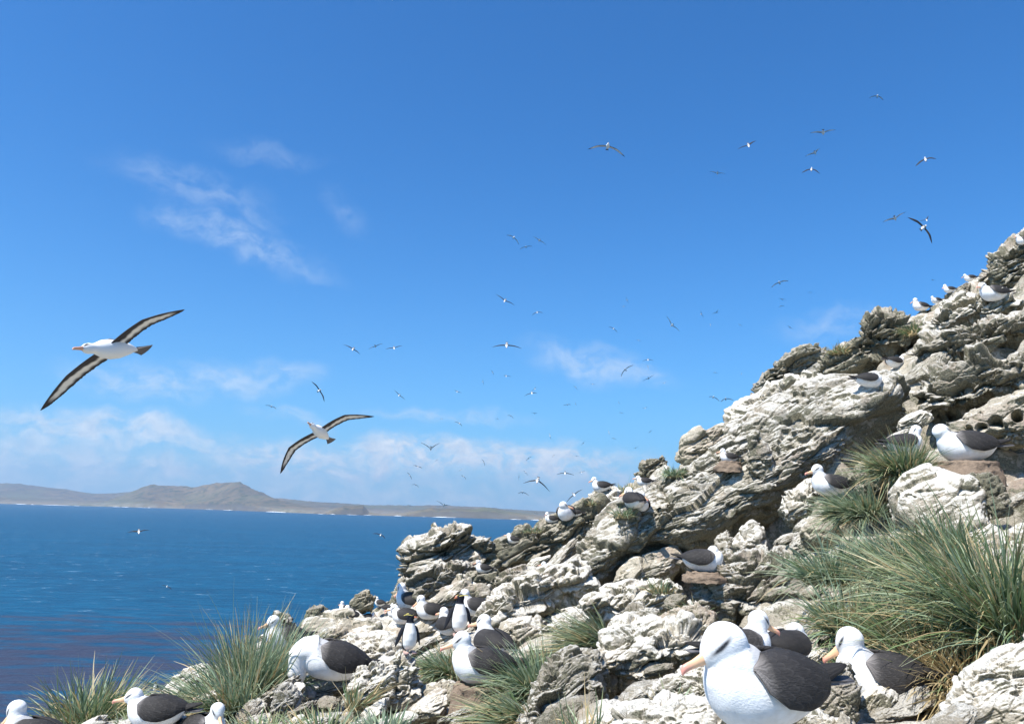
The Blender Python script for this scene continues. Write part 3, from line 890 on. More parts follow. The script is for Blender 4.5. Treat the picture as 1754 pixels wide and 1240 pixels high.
def coast(name, prof, dist, depth, shore, n_u=500, n_v=60, rough=1.0, steep=.25):
    """prof: (px, skyline py); shore: function px -> shoreline distance; built as real land rising from the shore"""
    prof = np.array(prof, float)
    pxs = np.linspace(prof[0, 0], prof[-1, 0], n_u)
    pys = np.interp(pxs, prof[:, 0], prof[:, 1])
    Dr = rays(np.stack([pxs, pys], -1))
    tanel = Dr[:, 2] / Dr[:, 1]
    u = Dr[:, 0] / Dr[:, 1]
    D0 = np.array([shore(x) for x in pxs])
    tt = np.linspace(0, 1, n_v)
    top = D0 + depth * .45                       # distance of the crest
    H = np.maximum(CAMZ + tanel * top, 1.0)       # crest height
    Y = D0[:, None] - 10 + tt[None] * depth
    rel = tt / .45
    sh = np.where(rel < 1, steep * sstep(rel, 0, .08) + (1 - steep) * sstep(rel, 0, 1), 1 - sstep(rel, 1, 2.2))
    Z = H[:, None] * sh[None]
    X = u[:, None] * Y
    P3 = np.stack([X.ravel(), Y.ravel(), Z.ravel() * 0], -1)
    nz_ = fbm(P3 / 420., 5, .55).reshape(n_u, n_v) + .5 * ridged(P3 / 160., 4).reshape(n_u, n_v)
    env = np.clip(sh * 1.2, 0, 1) * (1 - .85 * np.exp(-((rel - 1) / .12) ** 2))
    Z = Z + nz_ * env * H[:, None] * .22 * rough
    Z += fbm(P3 / 60., 4).reshape(n_u, n_v) * np.minimum(H, 60)[:, None] * .10 * rough * (sh > .02)
    Z -= 2.5 * (tt < .001)[None]
    Z[:, -1] = -2
    V = np.stack([X, Y, Z], -1).reshape(-1, 3)
    o = link(name, mesh_np(name, V, grid_faces(n_u, n_v)), M['hills'])
    return tag(o, kind='structure')


def shore_dist(px):
    # distance where the sea meets the land, from the waterline in the photograph
    py = np.interp(px, [-200, 0, 200, 400, 560, 700, 900, 1100], [857, 862, 867, 874, 880.5, 884, 890, 896])
    d = ray(px, py)
    k = -d.z / d.y
    return float(np.clip(CAMZ / max(k, 1e-4), 1500, 5200))


coast('far_hills', [(-260, 838), (-100, 832), (0, 829), (60, 833), (110, 838), (160, 846), (200, 845), (260, 840), (330, 843), (420, 850), (520, 858), (640, 866), (760, 866), (900, 874), (1000, 880)],
      0, 2600, lambda x: shore_dist(x) + 1500)
coast('headland_hill', [(-260, 852), (0, 852), (120, 858), (180, 858), (215, 848), (240, 838), (258, 832), (300, 833), (330, 836), (370, 829), (400, 826), (412, 828), (430, 838), (455, 848), (480, 857), (520, 866), (560, 873), (600, 879), (700, 883), (800, 887), (1000, 895)],
      0, 1500, shore_dist, rough=1.0)
coast('low_cliffs', [(545, 880), (570, 872), (590, 867), (622, 866), (632, 877), (655, 880), (690, 878), (720, 873), (740, 869), (752, 871), (790, 870), (815, 872), (830, 870), (850, 872), (870, 876), (890, 878), (930, 884), (1000, 890), (1100, 896)],
      0, 420, lambda x: shore_dist(x) - 25, rough=.7, steep=.75, n_v=40)
# surf breaking along the coast
surf_v, surf_f = [], []
x = -120.
while x < 1000:
    L = random.uniform(4, 26) if random.random() < .75 else random.uniform(20, 50)
    if random.random() < .75:
        n_ = 6
        st = len(surf_v)
        wdt = random.uniform(4, 26)
        for k in range(n_ + 1):
            xx = x + L * k / n_
            sd_ = shore_dist(xx) - 28
            hw = wdt * math.sin(math.pi * (k + .3) / (n_ + .6)) * random.uniform(.6, 1.2)
            u_ = rays(np.array([[xx, 880.]]))[0]; u_ = u_[0] / u_[1]
            for (dy, z) in ((-hw, .15), (0, .8 + hw * .09), (hw, .15)):
                surf_v.append((u_ * (sd_ + dy), sd_ + dy, z))
        for k in range(n_):
            for j in (0, 1):
                q = st + k * 3 + j
                surf_f.append((q, q + 1, q + 4, q + 3))
    x += L + random.uniform(0, 16)
M['surf'] = simple_mat('surf_foam', (.86, .88, .88), .8, .2, .05, 1)
tag(link('surf', mesh_np('surf', surf_v, surf_f), M['surf']), 'white surf breaking along the far shoreline', 'surf', kind='stuff')

# ------------------------------------------------------------------ birds: shared shapes
def loft(st, ns=20, cap=True):
    """st: list of (centre, forward dir, lateral radius, vertical radius[, power]); closed tube"""
    V, Fc = [], []
    for (c, d, ry, rz) in st:
        c = np.array(c, float); d = np.array(d, float); d /= np.linalg.norm(d)
        lat = np.cross([0, 0, 1.], d)
        if np.linalg.norm(lat) < .05: lat = np.array([0, 1., 0])
        lat /= np.linalg.norm(lat)
        up = np.cross(d, lat)
        for k in range(ns):
            a = 2 * math.pi * k / ns
            V.append(c + lat * math.cos(a) * ry + up * math.sin(a) * rz)
    n = len(st)
    for i in range(n - 1):
        for k in range(ns):
            k2 = (k + 1) % ns
            Fc.append((i * ns + k, i * ns + k2, (i + 1) * ns + k2, (i + 1) * ns + k))
    Fc.append(tuple(range(ns))[::-1]); Fc.append(tuple((n - 1) * ns + k for k in range(ns)))
    return V, Fc


def merge(parts):
    V, Fc = [], []
    for v, f in parts:
        o = len(V)
        V += list(v); Fc += [tuple(i + o for i in q) for q in f]
    return V, Fc


def remeshed(name, V, Fc, voxel, smooth=8, fac=.5):
    me = bpy.data.meshes.new('tmp'); me.from_pydata([tuple(v) for v in V], [], Fc); me.update()
    o = bpy.data.objects.new('tmp', me); COL.objects.link(o)
    r = o.modifiers.new('r', 'REMESH'); r.mode = 'VOXEL'; r.voxel_size = voxel; r.use_smooth_shade = True
    s = o.modifiers.new('s', 'SMOOTH'); s.iterations = smooth; s.factor = fac
    dg = bpy.context.evaluated_depsgraph_get()
    out = bpy.data.meshes.new_from_object(o.evaluated_get(dg))
    bpy.data.objects.remove(o); bpy.data.meshes.remove(me)
    out.name = name
    out.polygons.foreach_set('use_smooth', np.ones(len(out.polygons), bool))
    return out


def mverts(me):
    a = np.empty(len(me.vertices) * 3, np.float32); me.vertices.foreach_get('co', a)
    return a.reshape(-1, 3).astype(float)


def set_cols(me, cols):
    ca = me.color_attributes.new('Col', 'FLOAT_COLOR', 'POINT')
    c4 = np.ones((len(cols), 4), np.float32); c4[:, :3] = cols
    ca.data.foreach_set('color', c4.ravel())


def rotm(yaw, pitch):
    cy, sy, cp, sp_ = math.cos(yaw), math.sin(yaw), math.cos(pitch), math.sin(pitch)
    f = np.array([cy * cp, sy * cp, sp_]); l = np.array([-sy, cy, 0]); u = np.cross(f, l)
    return f, l, u


# trunk profile in its own frame: x, z, half width, half height
TR = np.array([(-.31, .190, .018, .012), (-.275, .182, .060, .040), (-.23, .168, .100, .078), (-.15, .158, .136, .116), (-.06, .152, .158, .138),
               (.04, .152, .164, .148), (.12, .160, .152, .150), (.18, .180, .122, .134), (.228, .200, .080, .094), (.255, .215, .025, .035)])


def _cub(x, X, Y):
    m_ = np.gradient(Y, X)
    i = np.clip(np.searchsorted(X, x) - 1, 0, len(X) - 2)
    h = X[i + 1] - X[i]; t = (x - X[i]) / h
    return (2*t**3-3*t**2+1)*Y[i] + (t**3-2*t**2+t)*h*m_[i] + (-2*t**3+3*t**2)*Y[i+1] + (t**3-t**2)*h*m_[i+1]


_xs = np.concatenate([TR[:1, 0], np.linspace(-.32, .248, 40), TR[-1:, 0]])
TRF = np.stack([_xs] + [_cub(_xs, TR[:, 0], TR[:, k]) for k in (1, 2, 3)], -1)
TRF[0] = TR[0]; TRF[-1] = TR[-1]
TRF[:, 2] *= .94; TRF[:, 3] *= .95


def tr_at(x):
    return (np.interp(x, TR[:, 0], TR[:, 1]), np.interp(x, TR[:, 0], TR[:, 2]), np.interp(x, TR[:, 0], TR[:, 3]))


POSES = {
    # trunk pitch, raise, neck points (x, z, r), head centre, head pitch
    'alert': (4, 0, [(.09, .20, .125), (.145, .265, .092), (.17, .315, .073)], (.188, .362), -16),
    'rest': (1, 0, [(.08, .20, .13), (.135, .262, .112), (.165, .300, .096)], (.185, .335), -22),
    'low': (0, 0, [(.09, .19, .12), (.16, .235, .092), (.19, .27, .074)], (.21, .305), -12),
    'tucked': (0, 0, [(.08, .19, .12), (.13, .235, .10), (.14, .265, .085)], (.125, .292), -22),
    'feeding': (14, .07, [(.14, .20, .125), (.22, .19, .105), (.265, .14, .08)], (.262, .085), -100),
    'stand': (26, .15, [(.12, .21, .105), (.17, .28, .076), (.195, .34, .058)], (.215, .40), -12),
}
_cache = {}
LOC_HEAD = {}


def albatross_meshes(pose, yaw, fine=False, extra=0.0):
    key = (pose, round(yaw), fine, extra)
    if key in _cache: return _cache[key]
    tp, rs, neck, hc, hp = POSES[pose]
    hp = hp + extra
    T = R(tp)

    def tf(p):
        p = np.asarray(p, float)
        x, y, z = p[..., 0], p[..., 1], p[..., 2] - .15
        return np.stack([x * math.cos(T) - z * math.sin(T), y, x * math.sin(T) + z * math.cos(T) + .15 + rs], -1)
    st = []
    for i, (x, z, a, b) in enumerate(TRF):
        st.append((tf(np.array([x, 0, z])), (math.cos(T), 0, math.sin(T)), a, b))
    trunk = loft(st, 64)
    yw = R(yaw)
    f, l, u = rotm(yw, R(hp))
    H = tf(np.array([hc[0], 0, hc[1]])) if pose != 'feeding' else np.array([hc[0], 0, hc[1] + rs])
    npts = [tf(np.array([x, 0, z])) for (x, z, r) in neck]
    P0 = npts + [H - f * .012]
    rr = [r for (_, _, r) in neck] + [.068]
    nst = []
    for i in range(len(P0)):
        a = P0[max(i - 1, 0)]; b = P0[min(i + 1, len(P0) - 1)]
        nst.append((P0[i], b - a, rr[i], rr[i]))
    # subdivide the neck so the tube bends smoothly
    fine_n = []
    for i in range(len(nst) - 1):
        for t in (0, .2, .4, .6, .8):
            c = nst[i][0] * (1 - t) + nst[i + 1][0] * t; d = np.array(nst[i][1]) * (1 - t) + np.array(nst[i + 1][1]) * t
            fine_n.append((c, d, nst[i][2] * (1 - t) + nst[i + 1][2] * t, nst[i][3] * (1 - t) + nst[i + 1][3] * t))
    fine_n.append(nst[-1])
    neckm = loft(fine_n, 48)
    HS = 1.32 if pose == 'rest' else 1.14
    SM = np.array
    hs_ = [(-.072, .018, .018, -.004), (-.062, .040, .038, -.003), (-.040, .056, .056, 0), (-.010, .063, .065, .002), (.020, .058, .061, .001), (.045, .046, .049, -.004), (.066, .031, .033, -.009), (.078, .017, .019, -.012)]
    ha_ = SM(hs_, float); xa_ = np.linspace(ha_[0, 0], ha_[-1, 0], 36)
    hs_ = [tuple(q) for q in np.stack([xa_] + [np.clip(_cub(xa_, ha_[:, 0], ha_[:, k]), .004 if k < 3 else -1, 1) for k in (1, 2, 3)], -1)]
    head = loft([(H + f * a * HS + u * dz * HS, f, ry * HS, rz * HS) for (a, ry, rz, dz) in hs_], 48)
    # thigh bulges / flank fluff
    V, Fc = merge([trunk, neckm, head])
    body = remeshed('body', V, Fc, .0058 if fine else .0105, 14 if fine else 5)
    P = mverts(body)
    q = (P - H) / HS
    hx, hy, hz = q @ f, q @ l, q @ u
    col = np.tile(np.array([[.84, .835, .82]]), (len(P), 1))
    # dark brow through the eye
    e = ((hx - .027) / .030) ** 2 + ((hz - .012 - (hx - .030) * -.42) / .0066) ** 2
    m_ = np.exp(-np.clip(e, 0, 30) ** .8) * (np.abs(hy) > .018) * (np.abs(hx) < .09)
    front = np.exp(-(((hx - .052) / .012) ** 2 + ((hz - .006) / .008) ** 2)) * (np.abs(hy) > .015) * .5
    m_ = np.clip(np.maximum(m_ * 1.7, front), 0, 1)[:, None]
    col = col * (1 - m_) + np.array([[.035, .037, .042]]) * m_
    zz_ = P[:, 2] - rs
    mant_ = sstep(.150 - P[:, 0] + fbm(P / .02, 2) * .02, 0, .045) * sstep(zz_, .19, .25) * sstep(P[:, 0], -.1, .0) * (np.linalg.norm(P - H, axis=1) > .10)
    mant_ = (mant_ * .55)[:, None]
    col = col * (1 - mant_) + np.array([[.25, .24, .24]]) * mant_
    dust = np.clip(fbm(P / .05, 3) * .5 + .1, 0, .25)[:, None] * (P[:, 2:3] < .12 + rs)
    col = col * (1 - dust) + np.array([[.50, .44, .36]]) * dust
    set_cols(body, col)
    body.materials.append(M['plumage'])
    # bill: deep at the base, straight, with a hooked tip
    B0 = H + f * .074 - u * .011
    bst = []
    for t, ry, rz, dz in [(0, .0145, .0195, 0), (.12, .0135, .0185, 0), (.3, .0115, .0160, -.001), (.55, .0095, .0130, -.001), (.75, .0095, .0125, 0), (.88, .0098, .0125, -.0005), (.95, .0085, .0115, -.004), (1.0, .0062, .0085, -.0095), (1.03, .003, .004, -.0165)]:
        bst.append((B0 + f * .128 * t + u * dz, f, ry * 1.30, rz * (1.42 - .2 * t)))
    bv, bf = loft(bst, 16)
    bill = mesh_np('bill', bv, bf)
    tt = (np.array(bv) - B0) @ f / .118
    bc = np.array([.86, .52, .30])[None] * (1 - np.clip((tt - .6) / .4, 0, 1))[:, None] + np.array([.78, .33, .25])[None] * np.clip((tt - .6) / .4, 0, 1)[:, None]
    set_cols(bill, bc); bill.materials.append(M['bill'])
    eyes = []
    for s in (1, -1):
        c = H + f * .038 + u * .009
        # eye sits on the head surface
        ev, ef = [], []
        c = c + l * s * .0560
        ev, ef = loft([(c + l * s * a, l * s, r_, r_) for a, r_ in ((-.005, .0052), (0, .0068), (.003, .005), (.0045, .0018))], 12)
        em = mesh_np('eye', ev, ef); em.materials.append(M['eye']); eyes.append(em)
    # folded wings
    wings = []
    for s in (1, -1):
        ns, na = (150, 64) if fine else (40, 16)
        WC = []
        Vo = []
        for i in range(ns + 1):
            t = i / ns
            x = .105 - .545 * t
            z0, ry, rz = tr_at(max(x, -.30))
            if x < -.30: z0 += (-.30 - x) * .16
            # angles from the top of the back
            a0 = R(np.interp(t, [0, .08, .3, .7, 1], [44, 22, 4, 1, 4]))
            a1 = R(np.interp(t, [0, .06, .18, .35, .55, .75, .9, 1], [50, 80, 98, 104, 100, 84, 60, 22]))
            lift = np.interp(t, [0, .1, .4, .7, 1], [.002, .022, .030, .024, .012])
            ry2, rz2 = max(ry, .030) + lift, max(rz, .022) + lift * .9
            for side in (0, 1):
                row = []
                for k in range(na + 1):
                    w_ = k / na
                    a = a0 + (a1 - a0) * w_
                    edge = math.sin(math.pi * w_) ** .5 * min(1, t * 9) ** .5 * min(1, (1 - t) * 7) ** .5
                    off = .004 + .011 * edge if side == 0 else -.006
                    # layered secondaries: little steps down the wing
                    fe = 0.0
                    if side == 0:
                        ln_ = np.interp(t, [0, .45, 1], [15.0, 9.0, 5.0])
                        row_ = math.floor(w_ * 9)
                        fv = w_ * 9 - row_ - .5
                        q_ = t * ln_ + (row_ % 2) * .5 + .15 * math.sin(row_ * 5.3) + 1.3 * fv * fv
                        fe = q_ - math.floor(q_)
                        if fine: off += .0022 * fe * min(1, t * 8)
                    sh_ = .026 + .006 * math.sin(row_ * 3.1 if side == 0 else 0)
                    edge_l = .032 * max(0, fe - .80) / .2 * (1 if fine else .3)
                    mant = .30 * max(0, 1 - t / .10) + .05 * max(0, 1 - t / .35)
                    jag_ = .5 + .5 * math.sin(w_ * 41 + 3 * math.sin(w_ * 17))
                    v_ = sh_ + edge_l + mant * (.35 + .65 * jag_) * .8
                    WC.append((v_, v_ * .90, v_ * .84))
                    row.append((x + .035 * math.sin(a) * max(0, 1 - t / .35), s * math.sin(a) * (ry2 + off), z0 + math.cos(a) * (rz2 + off)))
                Vo.append(row)
        G = np.array(Vo).reshape(ns + 1, 2, na + 1, 3)
        G = tf(G)
        V = G.reshape(-1, 3)
        ix = lambda i, sd_, k: (i * 2 + sd_) * (na + 1) + k
        Fc = []
        for i in range(ns):
            for k in range(na):
                Fc.append((ix(i, 0, k), ix(i, 0, k + 1), ix(i + 1, 0, k + 1), ix(i + 1, 0, k)))
                Fc.append((ix(i, 1, k), ix(i + 1, 1, k), ix(i + 1, 1, k + 1), ix(i, 1, k + 1)))
            for k in (0, na):
                Fc.append((ix(i, 0, k), ix(i + 1, 0, k), ix(i + 1, 1, k), ix(i, 1, k)))
        for i in (0, ns):
            for k in range(na):
                Fc.append((ix(i, 0, k), ix(i, 1, k), ix(i, 1, k + 1), ix(i, 0, k + 1)))
        if s < 0: Fc = [q[::-1] for q in Fc]
        wm = mesh_np('wing', V, Fc); set_cols(wm, np.array(WC)); wm.materials.append(M['wingfold']); wings.append(wm)
    # tail
    tv, tf_ = [], []
    nn = 9
    for i, (x, hw, th) in enumerate([(-.25, .035, .016), (-.32, .042, .009), (-.39, .055, .006), (-.435, .060, .003)]):
        for sgn in (1, -1):
            for k in range(nn):
                w_ = k / (nn - 1) * 2 - 1
                xx = x - (.018 * (1 - w_ * w_) if i == 3 else 0)
                tv.append((xx, w_ * hw, .188 + (-.25 - x) * .05 - abs(w_) * .012 + sgn * th))
    for i in range(3):
        for k in range(nn - 1):
            a = i * 2 * nn + k; b = a + 2 * nn
            tf_.append((a, a + 1, b + 1, b)); tf_.append((a + nn, b + nn, b + nn + 1, a + nn + 1))
        for k in (0, nn - 1):
            a = i * 2 * nn + k; b = a + 2 * nn
            tf_.append((a, b, b + nn, a + nn))
    for k in range(nn - 1):
        a = 6 * nn + k
        tf_.append((a, a + 1, a + 1 + nn, a + nn))
    tm = mesh_np('tail', tf(np.array(tv)), tf_); tm.materials.append(M['tail'])
    parts = [('body', body), ('bill', bill), ('eye', eyes[0]), ('eye', eyes[1]), ('wing', wings[0]), ('wing', wings[1]), ('tail', tm)]
    if rs > .1:
        for s in (1, -1):
            lv, lf = merge([loft([((-.02, s * .05, .16), (0, .01, -1), .018, .02), ((-.015, s * .055, .02), (0, .01, -1), .008, .009), ((-.01, s * .055, 0), (0, .01, -1), .010, .012)], 8),
                            ([(-.03, s * .045, .006), (-.03, s * .065, .006), (.07, s * .10, .002), (.085, s * .055, .002), (.07, s * .015, .002), (-.03, s * .045, -.004), (-.03, s * .065, -.004), (.07, s * .10, -.004), (.085, s * .055, -.004), (.07, s * .015, -.004)],
                             [(0, 1, 2, 3, 4), (9, 8, 7, 6, 5), (0, 5, 6, 1), (1, 6, 7, 2), (2, 7, 8, 3), (3, 8, 9, 4), (4, 9, 5, 0)])])
            lm_ = mesh_np('leg', lv, lf); lm_.materials.append(M['legs']); parts.append(('leg', lm_))
    _cache[key] = parts
    return parts


HEIGHT = {'alert': .43, 'low': .37, 'rest': .425, 'tucked': .355, 'feeding': .37, 'stand': .60}
bpy.context.view_layer.update()


def surface(px, py):
    """where the line of sight through this point of the photograph meets the built slope"""
    dg = bpy.context.evaluated_depsgraph_get()
    d = ray(px, py).normalized()
    ok, loc, nor, idx, ob, mx = SC.ray_cast(dg, CAM, d)
    if ok and loc.y < 60 and loc.z > 2 and ob.name.split('.')[0] in ('hillside', 'rock', 'boulder'): return loc, ob
    Y, _ = ground_hit(px, py)
    return at(px, py, Y), None


def surf_multi(px, py, hw):
    pts = [surface(px + dx, py)[0] for dx in (-hw, -hw * .4, 0, hw * .4, hw)]
    pts.sort(key=lambda p: p.y)
    return pts[2]


MOUND = {}


def nest_mesh(seed, h, r):
    r2 = np.random.default_rng(seed)
    st = []
    prof_ = [(-.9, 1.02), (-.3, 1.0), (.2, .97), (.6, .93), (.85, .96), (.97, .94), (1.0, .82), (.96, .6), (.9, .25), (.89, .02)]
    zz = np.interp(np.linspace(0, 1, 26), np.linspace(0, 1, len(prof_)), [a for a, b in prof_])
    rr = np.interp(np.linspace(0, 1, 26), np.linspace(0, 1, len(prof_)), [b for a, b in prof_])
    n = 48
    A_, I_ = np.meshgrid(np.linspace(0, 2 * math.pi, n, endpoint=False), np.arange(26), indexing='ij')
    V = np.stack([np.cos(A_) * rr[I_] * r, np.sin(A_) * rr[I_] * r, (zz[I_] - 1) * h], -1).reshape(-1, 3)
    dn = V * np.array([1, 1, 0]); dn /= np.maximum(np.linalg.norm(dn, axis=1, keepdims=True), 1e-6)
    V += dn * (fbm(V / .10 + seed * 5, 5, .6)[:, None] * .075)
    V += dn * (np.clip(-V[:, 2:3] / max(h, .05), 0, 1) * .05)
    V[:, 2] += fbm(V / .06 + seed * 9, 4, .6) * .030
    Fq = grid_faces(n, 26, True)
    return mesh_np('nest', V, Fq)


def sitting(px, py, hpx, heading, label, pose='alert', yaw=0, Y=None, fine=False, group='nesting birds on the slope', nest=None, sink=.0, extra=0., cat='albatross', tilt=0, hw=None):
    """px, py: where the bird touches the ground in the photograph; hpx: its height there; heading in degrees (0 = right, 90 = away, 180 = left, 270 = towards the camera)"""
    if Y is None:
        dg_ = bpy.context.evaluated_depsgraph_get()
        for k_ in range(14):
            hit_ = SC.ray_cast(dg_, CAM, ray(px, py).normalized())
            if hit_[0] and hit_[1].z > 2 and hit_[1].y < 60: break
            py += 2.5
        p = surf_multi(px, py, hw if hw else hpx * .4)
        p = at(px, py, p.y)
    else:
        p = at(px, py, Y)
    dist = p.y
    s = hpx / F * dist / HEIGHT[pose]
    s0 = s
    s = min(max(s, .45), 1.3) if Y is None else s
    if abs(s - s0) > 1e-6:
        # keep a lifelike size: stand the bird where the height in the photograph gives it that size
        p = at(px, py, dist * s / s0)
    meshes = albatross_meshes(pose, yaw, fine, extra)
    e = empty('albatross', p - Vector((0, 0, sink * s)))
    e.rotation_euler = (0, R(tilt), R(heading))
    e.scale = (s, s, s)
    tag(e, label, cat, group)
    bo = None
    for nm, me in meshes:
        o_ = link(nm, me, None, bo if nm == 'eye' else e)
        if nm == 'body': bo = o_
    if nest:
        h, r, lab = nest
        o = link('nest', nest_mesh(int(px), h, r), M['mud'])
        o.location = p + Vector((0, 0, .02))
        tag(o, lab, 'nest', 'mud nests')
    SIT.append((label[:30], px, round(dist, 1), round(s0, 2)))
    return e


SIT = []
sitting(1306, 1254, 172, 203, 'large white albatross with pink bill and closed brown wings resting in the near foreground', 'rest', yaw=-10, Y=2.62, fine=True, extra=-2,
        group='large foreground birds')
sitting(1268, 1150, 92, 14, 'white head with bill to the right showing over the back of the big foreground bird', 'alert', yaw=0, Y=3.9, fine=True, extra=-10, group='large foreground birds')
sitting(1350, 1142, 66, 40, 'dark brown back of a bird lying hidden behind the big foreground bird', 'tucked', yaw=150, Y=4.2, group='large foreground birds')
sitting(1512, 1214, 120, 177, 'grey winged albatross on a brown nest just right of the big foreground bird', 'alert', yaw=-30, Y=4.15, fine=True, extra=-22, nest=(.3, .24, 'brown mud nest under the grey winged bird right of the foreground bird'), group='large foreground birds')
sitting(822, 1173, 80, 188, 'grey winged albatross with an orange pink bill on a tall mud column, lower centre', 'alert', fine=True, extra=-4, Y=6.3, nest=(.42, .20, 'tall reddish brown mud column nest, lower centre'))
sitting(842, 1130, 66, 125, 'upright albatross facing away directly behind the one on the mud column', 'alert', yaw=30)
sitting(565, 1184, 76, 197, 'hunched albatross with lowered head feeding its grey chick', 'feeding', fine=True)
sitting(486, 1118, 58, 225, 'white albatross half hidden by the tall grass clump, bill to the left', 'alert', hw=4)
sitting(568, 1138, 34, 150, 'white head peeping out behind the hunched feeding bird', 'alert', yaw=40)
sitting(766, 1089, 42, 120, 'white albatross with back turned, touching the upright penguin', 'alert', yaw=20)
sitting(812, 1056, 42, 178, 'brown winged albatross facing left behind the upright penguin', 'alert', yaw=-30)
sitting(735, 1062, 38, 186, 'grey winged albatross with bowed head left of the upright penguin', 'alert', extra=-25)
sitting(702, 1046, 42, 168, 'tall white albatross bending its neck at the foot of the outcrop', 'alert', extra=-35)
sitting(692, 1070, 31, 172, 'grey winged albatross just below the tall one at the outcrop foot', 'low', yaw=20)
for (px, py, h, hd, ps, lb) in [
    (590, 1050, 20, 190, 'alert', 'leftmost small bird of the far cluster above the brown ledge'),
    (600, 1062, 25, 175, 'alert', 'dark winged bird directly above the left end of the brown ledge'),
    (632, 1062, 14, 20, 'low', 'tiny dark backed bird above the right end of the brown ledge'),
    (614, 1064, 12, 200, 'low', 'tiny white bird between two dark winged ones above the brown ledge'),
    (650, 1026, 17, 160, 'alert', 'small white bird with dark wing right of the dark lump of rock'),
    (664, 1048, 16, 10, 'low', 'small white bird in the whitened hollow left of the outcrop'),
    (676, 1058, 18, 185, 'low', 'small resting bird left of the bowed grey winged one'),
    (553, 1070, 10, 190, 'low', 'tiny white bird at the left end of the brown ledge'),
    (827, 982, 24, 185, 'alert', 'small albatross on the mossy rock right of the outcrop'),
    (940, 986, 25, 182, 'alert', 'white headed grey winged albatross below the mossy slab'),
    (878, 931, 18, 170, 'low', 'white bird at the left end of the mossy slab'),
    (895, 921, 15, 190, 'low', 'white bird just right of the one at the left end of the mossy slab'),
    (944, 896, 20, 178, 'alert', 'small bird with dark bill side on the skyline, left of the big white one'),
    (970, 893, 32, 250, 'low', 'plump all white bird on the skyline slab'),
    (985, 885, 20, 175, 'alert', 'dark winged bird behind the plump all white one'),
    (1030, 843, 29, 178, 'alert', 'lone dark winged albatross sitting on the skyline, centre'),
    (1084, 872, 34, 110, 'low', 'left bird of the pair touching each other below the skyline'),
    (1099, 877, 33, 262, 'alert', 'right bird of the touching pair, facing the camera'),
    (1103, 833, 20, 175, 'low', 'small dark winged bird below the knobbly skyline rock'),
    (1134, 862, 14, 190, 'low', 'tiny white bird in a hollow right of the touching pair'),
    (1248, 793, 27, 176, 'alert', 'white bird facing left on a brown nest beside the brownish wedge of rock'),
    (1206, 982, 44, -6, 'tucked', 'very dark backed albatross under the great slab with its white head turned'),
    (1422, 851, 52, 184, 'alert', 'pink billed albatross behind the upper green tussock'),
    (1655, 795, 66, 178, 'low', 'large grey winged albatross on a broad brown nest at the right'),
    (1552, 780, 50, 4, 'alert', 'albatross behind the spiky tussock, looking down at its own back'),
    (1490, 665, 30, 5, 'tucked', 'dark winged albatross lying low on the pale upper slab'),
    (1533, 631, 27, 20, 'low', 'preening all white bird on the upper slope below the dark crag'),
    (1340, 676, 16, 170, 'low', 'faint white bird on the pale ledge under the layered cliff'),
    (1703, 517, 34, 180, 'low', 'white albatross on the upper right ledge'),
    (1577, 521, 26, 185, 'alert', 'white bird standing upright on the ridge'),
    (1604, 503, 15, 190, 'low', 'white bird on the ridge just right of the upright one'),
    (1627, 492, 18, 175, 'alert', 'white bird in the middle of the ridge row'),
    (1662, 480, 16, 180, 'low', 'rightmost white bird of the ridge row'),
    (1752, 420, 20, 175, 'low', 'white bird at the top right end of the skyline'),
]:
    kw = {}
    if h < 30: h *= .88
    if 'broad brown nest' in lb: kw = dict(fine=True, yaw=-160, Y=7.7, nest=(.12, .27, 'broad low brown nest under the large right hand albatross'))
    elif 'pink billed' in lb: kw = dict(fine=True, yaw=8)
    elif 'looking down' in lb: kw = dict(fine=True, yaw=165, extra=-20)
    elif 'very dark backed' in lb: kw = dict(fine=True, yaw=70, extra=12, nest=(.05, .17, 'brownish nest below the very dark backed albatross'))
    elif 'brownish wedge' in lb: kw = dict(nest=(.08, .15, 'small reddish nest beside the brownish wedge of rock'))
    elif ps == 'tucked': kw = dict(yaw=150)
    elif 'plump' not in lb: kw = dict(yaw=random.choice((-70, -35, 0, 0, 30, 60)), extra=random.choice((0, -20)), tilt=random.choice((0, -8, 6)))
    elif 'plump' in lb: kw = dict(yaw=120)
    sitting(px, py, h, hd, lb, ps, **kw)
sitting(50, 1296, 80, 176, 'albatross at the bottom left corner, head bowed over the edge', 'alert', fine=True, extra=-30, sink=.0)
sitting(262, 1250, 62, 184, 'pinkish billed albatross with long folded grey wings behind the left grass', 'low', fine=True, yaw=0)
sitting(347, 1278, 66, -28, 'albatross facing the camera at the bottom edge, second bird from the left grass', 'alert', fine=True, yaw=-20, extra=-25)

